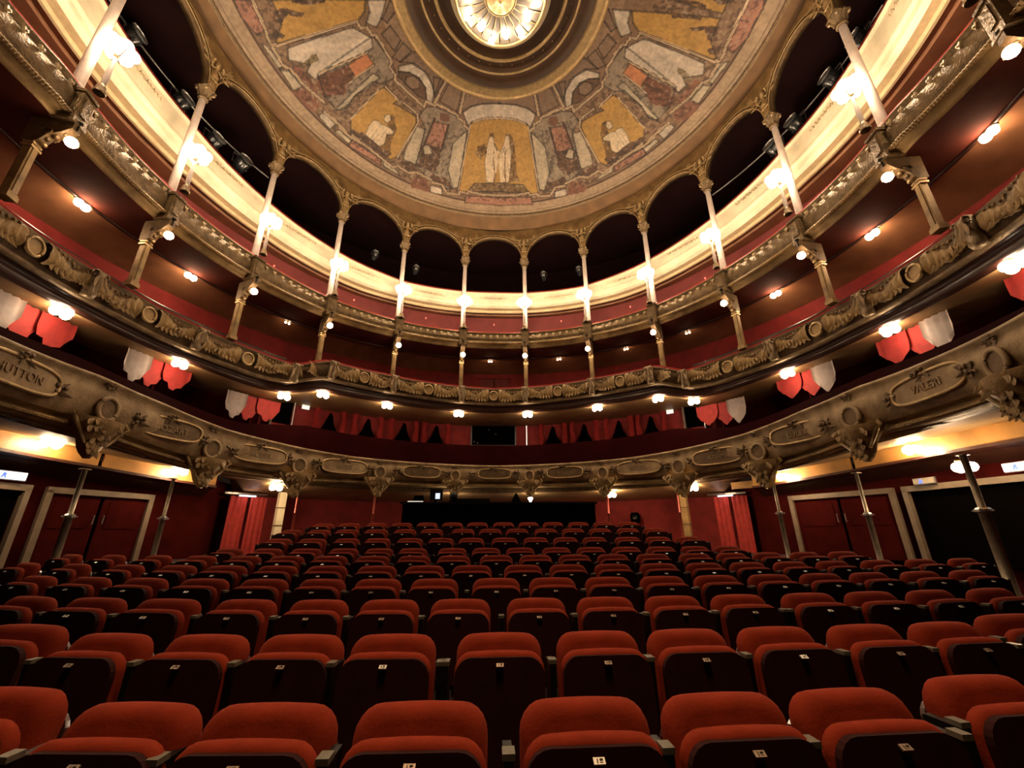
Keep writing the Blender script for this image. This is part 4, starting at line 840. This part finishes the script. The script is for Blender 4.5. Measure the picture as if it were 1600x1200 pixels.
# ============================================================ GALLERY SPOTLIGHTS
def spotlight(t, z, R, label, s=1.0):
    o = thing('stage_spotlight', label, 'spotlight', PT(t, R, z), RZ(t), 'stage spotlights in the dark gallery')
    M = Matrix.Rotation(math.radians(65), 3, 'X')
    MB().lathe([(.13*s, -.25*s), (.15*s, -.2*s), (.15*s, .18*s), (.10*s, .24*s), (.001, .25*s)], seg=14, M=M).build('body', grey_m, o, True)
    MB().lathe([(.001, .27*s), (.07*s, .265*s), (.125*s, .24*s), (.155*s, .24*s), (.155*s, .27*s)], seg=14, M=M).build('lens', chrome, o, True)
    MB().tube([(-.17*s, 0, 0), (-.18*s, 0, .25*s), (.18*s, 0, .25*s), (.17*s, 0, 0)], .015*s, 6).build('yoke', chrome, o)
    MB().box((0, 0, .33*s), (.08, .08, .16)).build('clamp', black_m, o)
for i, (t, z) in enumerate([(-66, 13.7), (-72, 13.6), (-79, 13.8), (-89, 13.9), (-33, 13.3), (-22, 13.2), (14, 13.35), (24, 13.3), (75, 13.8), (80, 13.9), (88, 14.0), (94, 14.0)]):
    j = i if t < 0 else i-6
    spotlight(t, z, 9.95, 'stage spotlight in the dark gallery arches, %s from the centre on the %s' % (ordw(sorted([abs(a) for a, _ in [(-66, 0), (-72, 0), (-79, 0), (-89, 0), (-33, 0), (-22, 0)]] if t < 0 else [14, 24, 75, 80, 88, 94]).index(abs(t))), side_word(t)), 1.5 if abs(t) > 60 else .8)
for sg in (-1, 1):
    o = MB().tube([PT(sg*t, 9.95, 14.15+.003*(t-60)) for t in np.linspace(60, 98, 20)], .025, 6).build('lighting_bar', chrome); tag(o, 'thin steel bar carrying spotlights in the gallery on the %s' % side_word(sg), 'bar')

# ============================================================ POSTS UNDER THE LOWEST BALCONY
def post(label, t, R, zt_, m, r, group=None, collar=True, z0=.0):
    o = thing('prop_post', label, 'post', PT(t, R, z0), RZ(t), group)
    MB().tube([(0, 0, 0), (0, 0, (zt_-z0)*.62)], r*1.25, 8).build('outer_tube', m, o, True); MB().tube([(0, 0, (zt_-z0)*.6), (0, 0, zt_-z0)], r*.85, 8).build('inner_tube', m, o, True)
    if collar:
        MB().lathe([(r*1.3, -.04), (r*1.9, -.02), (r*1.9, .02), (r*1.3, .05)], (0, 0, (zt_-z0)*.62), 10).box((0, 0, (zt_-z0)*.62), (r*6, .02, .02)).build('collar', chrome, o)
        MB().box((0, 0, (zt_-z0)-.01), (.14, .14, .02)).build('head_plate', m, o)
    MB().box((0, 0, .012), (.16, .16, .024)).build('foot_plate', m, o)
    return o
steel_warm = mat('dull_steel_post', (.42, .36, .26), .4, .5, .35, 9.0)
post('grey steel prop post in front of the left pale-framed doors', -80.3, 8.5, 2.75, steel_warm, .05, 'steel prop posts', z0=.3)
post('grey steel prop post at the right end of the left doors', -67.8, 8.5, 2.78, steel_warm, .045, 'steel prop posts', z0=.3)
post('slim pale steel prop post left of the right-hand doors', 64.5, 8.5, 2.95, steel_warm, .045, 'steel prop posts', z0=.3)
post('steel prop post in front of the right-hand doors', 78.6, 8.5, 2.75, steel_warm, .045, 'steel prop posts', z0=.3)
post('thick olive steel prop post at the far right', 93.3, 8.5, 2.78, steel_warm, .062, 'steel prop posts', z0=.2)
post('red painted post left of the control desk', -28.2, 8.75, 2.95, red_paint, .045, 'red posts', False, z0=.8)
post('red painted post right of the control desk', 28.3, 8.75, 2.95, red_paint, .045, 'red posts', False, z0=.8)
post('thin red post in front of the right fluted pillar', 44.2, 8.75, 2.95, red_paint, .03, 'red posts', False, z0=.7)
post('thin red post beside the left cream pillar', -44.6, 8.75, 2.95, red_paint, .03, 'red posts', False, z0=.7)
for t, m, lb in ((-44.6, cream, 'cream banded square pillar left of the control desk'), (42.8, gilt, 'brownish square pillar right of the control desk')):
    o = thing('stalls_pillar', lb, 'pillar', PT(t, 10.0, .8), RZ(t))
    MB().box((0, 0, 1.0), (.22, .22, 2.0)).build('shaft', m, o)
    for z in (.35, .95, 1.5): MB().box((0, 0, z), (.25, .25, .03)).build('band', gilt_dk, o)
    MB().box((0, 0, .06), (.30, .30, .12)).build('base', m, o)
# lit curtained entrances
for t, lb in ((-49.5, 'scarlet lit curtain in the entrance left of the cream pillar'), (49.8, 'scarlet lit curtains in the entrance right of the brown pillar')):
    o = thing('entrance_curtain', lb, 'curtain', PT(t, 10.6, .8), RZ(t))
    for x in (-.35, .25):
        rows = []
        for k in range(13): xx_ = x+.5*k/12-.1; rows.append([(xx_, -.04*math.sin(k*1.6), z) for z in np.linspace(0, 1.85, 5)])
        MB().grid(rows).build('curtain', bright_red, o, True)
    MB().box((0, -.1, 1.86), (.5, .06, .05)).build('strip_light', E_SIGN, o)
    MB().box((0, .02, 1.93), (1.3, .08, .06)).build('rail', wood_dk, o)
    light('curtain_light', PT(t, 10.35, 2.58), 1.6, .05, (1, .6, .55), 'POINT')

# ============================================================ CONTROL DESK
d = thing('control_desk', 'long black draped control desk behind the last row of seats', 'desk', (.16, 4.3, .8))
MB().box((0, 0, .70), (5.1, .9, 1.40)).build('draped_body', black, d)
MB().box((-.0, -.02, 1.43), (5.2, 1.0, .05)).build('worktop', black_m, d)
for k in range(24): MB().tube([(-2.5+.217*k, -.46, .02), (-2.5+.217*k, -.46, 1.38)], .02, 5).build('drape_fold', black, d)
def small(name, label, cat, x, z=2.26): return thing(name, label, cat, (.16+x, 4.1, z))
o = small('monitor', 'dark monitor with a pale lit screen on the left half of the desk', 'monitor', -1.72)
MB().box((0, .03, .20), (.34, .05, .30)).build('case', black_m, o); MB().box((.04, -.0, .17), (.12, .01, .15)).build('screen', E_SCREEN, o); MB().box((0, .03, .03), (.10, .14, .06)).build('stand', black_m, o)
o = small('desk_light_strip', 'thin white lit strip lying on the left half of the desk', 'lamp', -2.0+.0)
MB().box((-.25, -.1, .02), (.40, .05, .02)).build('strip', E_SIGNW, o); MB().box((-.25, -.1, .005), (.44, .08, .01)).build('housing', black_m, o)
o = small('chair_back', 'rounded black office chair behind the desk near its left end', 'chair', -2.3, .8)
rows = [[(x*(1-.25*(z/.35)**2), .75-.04*z, 1.35+z) for x in np.linspace(-.17, .17, 7)] for z in np.linspace(0, .36, 6)]
MB().grid(rows).box((0, .72, 1.5), (.30, .05, .26)).build('backrest', black, o); MB().tube([(0, .75, .02), (0, .75, 1.4)], .03, 6).build('stem', black_m, o); MB().box((0, .75, .95), (.4, .4, .08)).build('seat', black, o)
o = small('equipment_rack', 'low black equipment case on the desk left of the middle', 'case', -.75)
MB().box((0, .05, .045), (.95, .4, .09)).build('body', black, o); MB().box((0, -.16, .05), (.9, .01, .05)).build('front_panel', black_m, o)
o = small('desk_lamp_hood', 'small black pointed lamp hood on the right half of the desk', 'lamp', .45)
MB().lathe([(.15, 0), (.11, .08), (.03, .22), (.001, .26)], seg=10).build('hood', black, o, True); MB().lathe([(.05, 0), (.05, .02)], seg=8).build('base', black_m, o)
o = small('moving_head_light', 'black moving head light with glowing lens right of the monitor', 'spotlight', -1.25, 2.26)
MB().sphere((0, 0, .16), .12, 12, 8).build('head', black_m, o, True); MB().box((0, 0, .03), (.22, .2, .06)).build('base', black_m, o)
o = thing('wall_speaker', 'small black round-topped loudspeaker on the red wall right of the desk', 'speaker', PT(30.8, 11.3, 2.05), RZ(30.8))
MB().prism([(-.16, -.2), (.16, -.2), (.19, .05), (.12, .2), (-.12, .2), (-.19, .05)], .2, 'y').build('cabinet', black, o); MB().lathe([(.10, 0), (.06, .02), (.001, .01)], (0, -.11, 0), 12, Matrix.Rotation(PI/2, 3, 'X')).build('cone', black_m, o)

# ============================================================ SEATS
def rbox(w_, d_, h_, r, n=4, crown=0.0):   # upholstered block: rounded top corners in x and rolled front/back
    mb = MB(); rows = []
    prof = []                                # outline in xz: from bottom-left round to bottom-right
    pts = [(-w_/2, 0)]
    for k in range(n+1): a = PI-PI/2*k/n; pts.append((-w_/2+r+r*math.cos(a), h_-r+r*math.sin(a)))
    for k in range(1, 6): x = -w_/2+r+(w_-2*r)*k/6; pts.append((x, h_+crown*math.sin(PI*k/6)))
    for k in range(n+1): a = PI/2-PI/2*k/n; pts.append((w_/2-r+r*math.cos(a), h_-r+r*math.sin(a)))
    pts.append((w_/2, 0))
    cx_, cz_ = 0, h_*.45
    for j in range(9):
        a = -PI/2+PI*j/8; y = math.sin(a)*d_/2; inset = (1-math.cos(a))*d_*.42
        row = []
        for x, z in pts:
            sx = (abs(x)-inset)/abs(x) if abs(x) > inset else 0
            row.append((x*max(0, sx), y, max(0, z-inset*(1 if z > h_*.3 else 0)) if z > 0 else 0))
        rows.append(row)
    mb.grid(rows)
    n0 = len(mb.v)-9*len(pts); K = len(pts)
    mb.f.append(tuple(range(n0, n0+K))[::-1]); mb.f.append(tuple(range(n0+8*K, n0+9*K)))
    return mb
def xf(mb, M, off):
    for i in range(len(mb.v)): p = M @ Vector(mb.v[i]); mb.v[i] = (p[0]+off[0], p[1]+off[1], p[2]+off[2])
    return mb
W = .455
tilt = Matrix.Rotation(math.radians(-12), 3, 'X')
back_me = xf(rbox(W, .115, .52, .09, 5, .004), tilt, (0, .10, .385)).mesh('backrest', seat_vel, True)
pan = rbox(W*1.0, .075, .44, .085, 5, .004)
pan_me = xf(pan, Matrix.Rotation(math.radians(-6), 3, 'X'), (0, .02, .405)).mesh('seat_cushion', seat_vel, True)
# dark underside board of the folded seat facing the stage
ub = MB(); o_ = [(-W/2+.004, 0)]
for k in range(6): a = PI-PI/2*k/5; o_.append((-W/2+.085+.08*math.cos(a), .425-.085+.08*math.sin(a)))
for k in range(6): a = PI/2-PI/2*k/5; o_.append((W/2-.085+.08*math.cos(a), .425-.085+.08*math.sin(a)))
o_.append((W/2-.004, 0)); ub.prism(o_, .03, 'y')
under_me = xf(ub, Matrix.Rotation(math.radians(-6), 3, 'X'), (0, -.027, .409)).mesh('seat_underside', seat_under)
shell = MB(); shell.prism(o_, .02, 'y'); shell_me = xf(shell, tilt, (0, .165, .40)).mesh('back_shell', wood_dk)
plate_me = MB().box((0, -.014, .800), (.036, .006, .020), Matrix.Rotation(math.radians(-58), 3, 'X')).mesh('number_plate', white_pl)  # near-white copy: lamp reflection put into the plate colour
plate_dim = MB().box((0, -.014, .800), (.036, .006, .020), Matrix.Rotation(math.radians(-58), 3, 'X')).mesh('number_plate', mat('plate_without_glint', (.34, .25, .20), .4, .3, .3, 20))  # same plate in a dimmer colour, without the painted reflection
TL = Matrix.Rotation(math.radians(-58), 3, 'X')
dg = MB().box((-.006, -.0165, .8025), (.004, .003, .011), TL).box((.006, -.0145, .806), (.010, .003, .003), TL).box((.006, -.0190, .7995), (.010, .003, .003), TL).mesh('digits', plate_num)
arm_me = MB().box((0, .055, .80), (.040, .055, .018)).mesh('armrest', pale_arm)
side_me = MB().box((0, .10, .52), (.034, .16, .54), taper=.9).box((0, .03, .08), (.05, .30, .16)).mesh('side_frame', black_m)
foot_me = MB().box((-W/2, .05, .2), (.03, .06, .4)).box((W/2, .05, .2), (.03, .06, .4)).box((0, .06, .38), (W, .04, .04)).mesh('leg_frame', black_m)
proto = None
RN = ['front row', 'second row', 'third row', 'fourth row', 'fifth row', 'sixth row', 'seventh row', 'eighth row', 'ninth row', 'tenth and last row']
total = 0
for ri, (zr, row) in enumerate(SEATS):
    if ri == 0: row[0] = [-2.0, -5.56]; row[-1] = [1.84, -5.69]
    if ri == 1: row[0] = [-2.93, -4.58]; row[-1] = [3.22, -4.75]
    xs = [p[0] for p in row]
    for k, (x, y) in enumerate(row):
        pitch = min([abs(x-xs[j]) for j in (k-1, k+1) if 0 <= j < len(xs)])
        s = max(.98, min(1.22, pitch/.545)) if ri > 0 else 1.0
        yaw = math.atan((.062 if x < 0 else .026)*x)+.0*x+(.12*sgn(x) if abs(x) > 3.5 else 0)*.6
        o = thing('theatre_seat', 'red velvet folding seat, %s from the left in the %s' % (ordw(k), RN[ri]), 'seat', (x, y-.205, zr+.0), yaw, 'red folding seats of the stalls, %s' % RN[ri])
        o.scale = (s, 1, 1)
        link('backrest', back_me, o); link('seat_cushion', pan_me, o); link('seat_underside', under_me, o); link('back_shell', shell_me, o); link('leg_frame', foot_me, o)
        bright = abs(x) > 2.2 and ri > 1
        p_ = link('number_plate', plate_me if bright or (ri < 2 and k % 4 == 0) else plate_dim, o)
        if ri < 4: link('digits', dg, p_)
        # armrest on the left of each seat, and on the right when a gap or the row end follows
        hw = (W/2+.045)
        link('armrest', arm_me, o, loc=(-hw, 0, 0)); link('side_frame', side_me, o, loc=(-hw, 0, 0))
        if k == len(row)-1 or (xs[k+1]-x) > pitch*1.07+.02:
            link('armrest', arm_me, o, loc=(hw, 0, 0)); link('side_frame', side_me, o, loc=(hw, 0, 0))
        total += 1
print('seats', total, 'objects', len(bpy.data.objects))
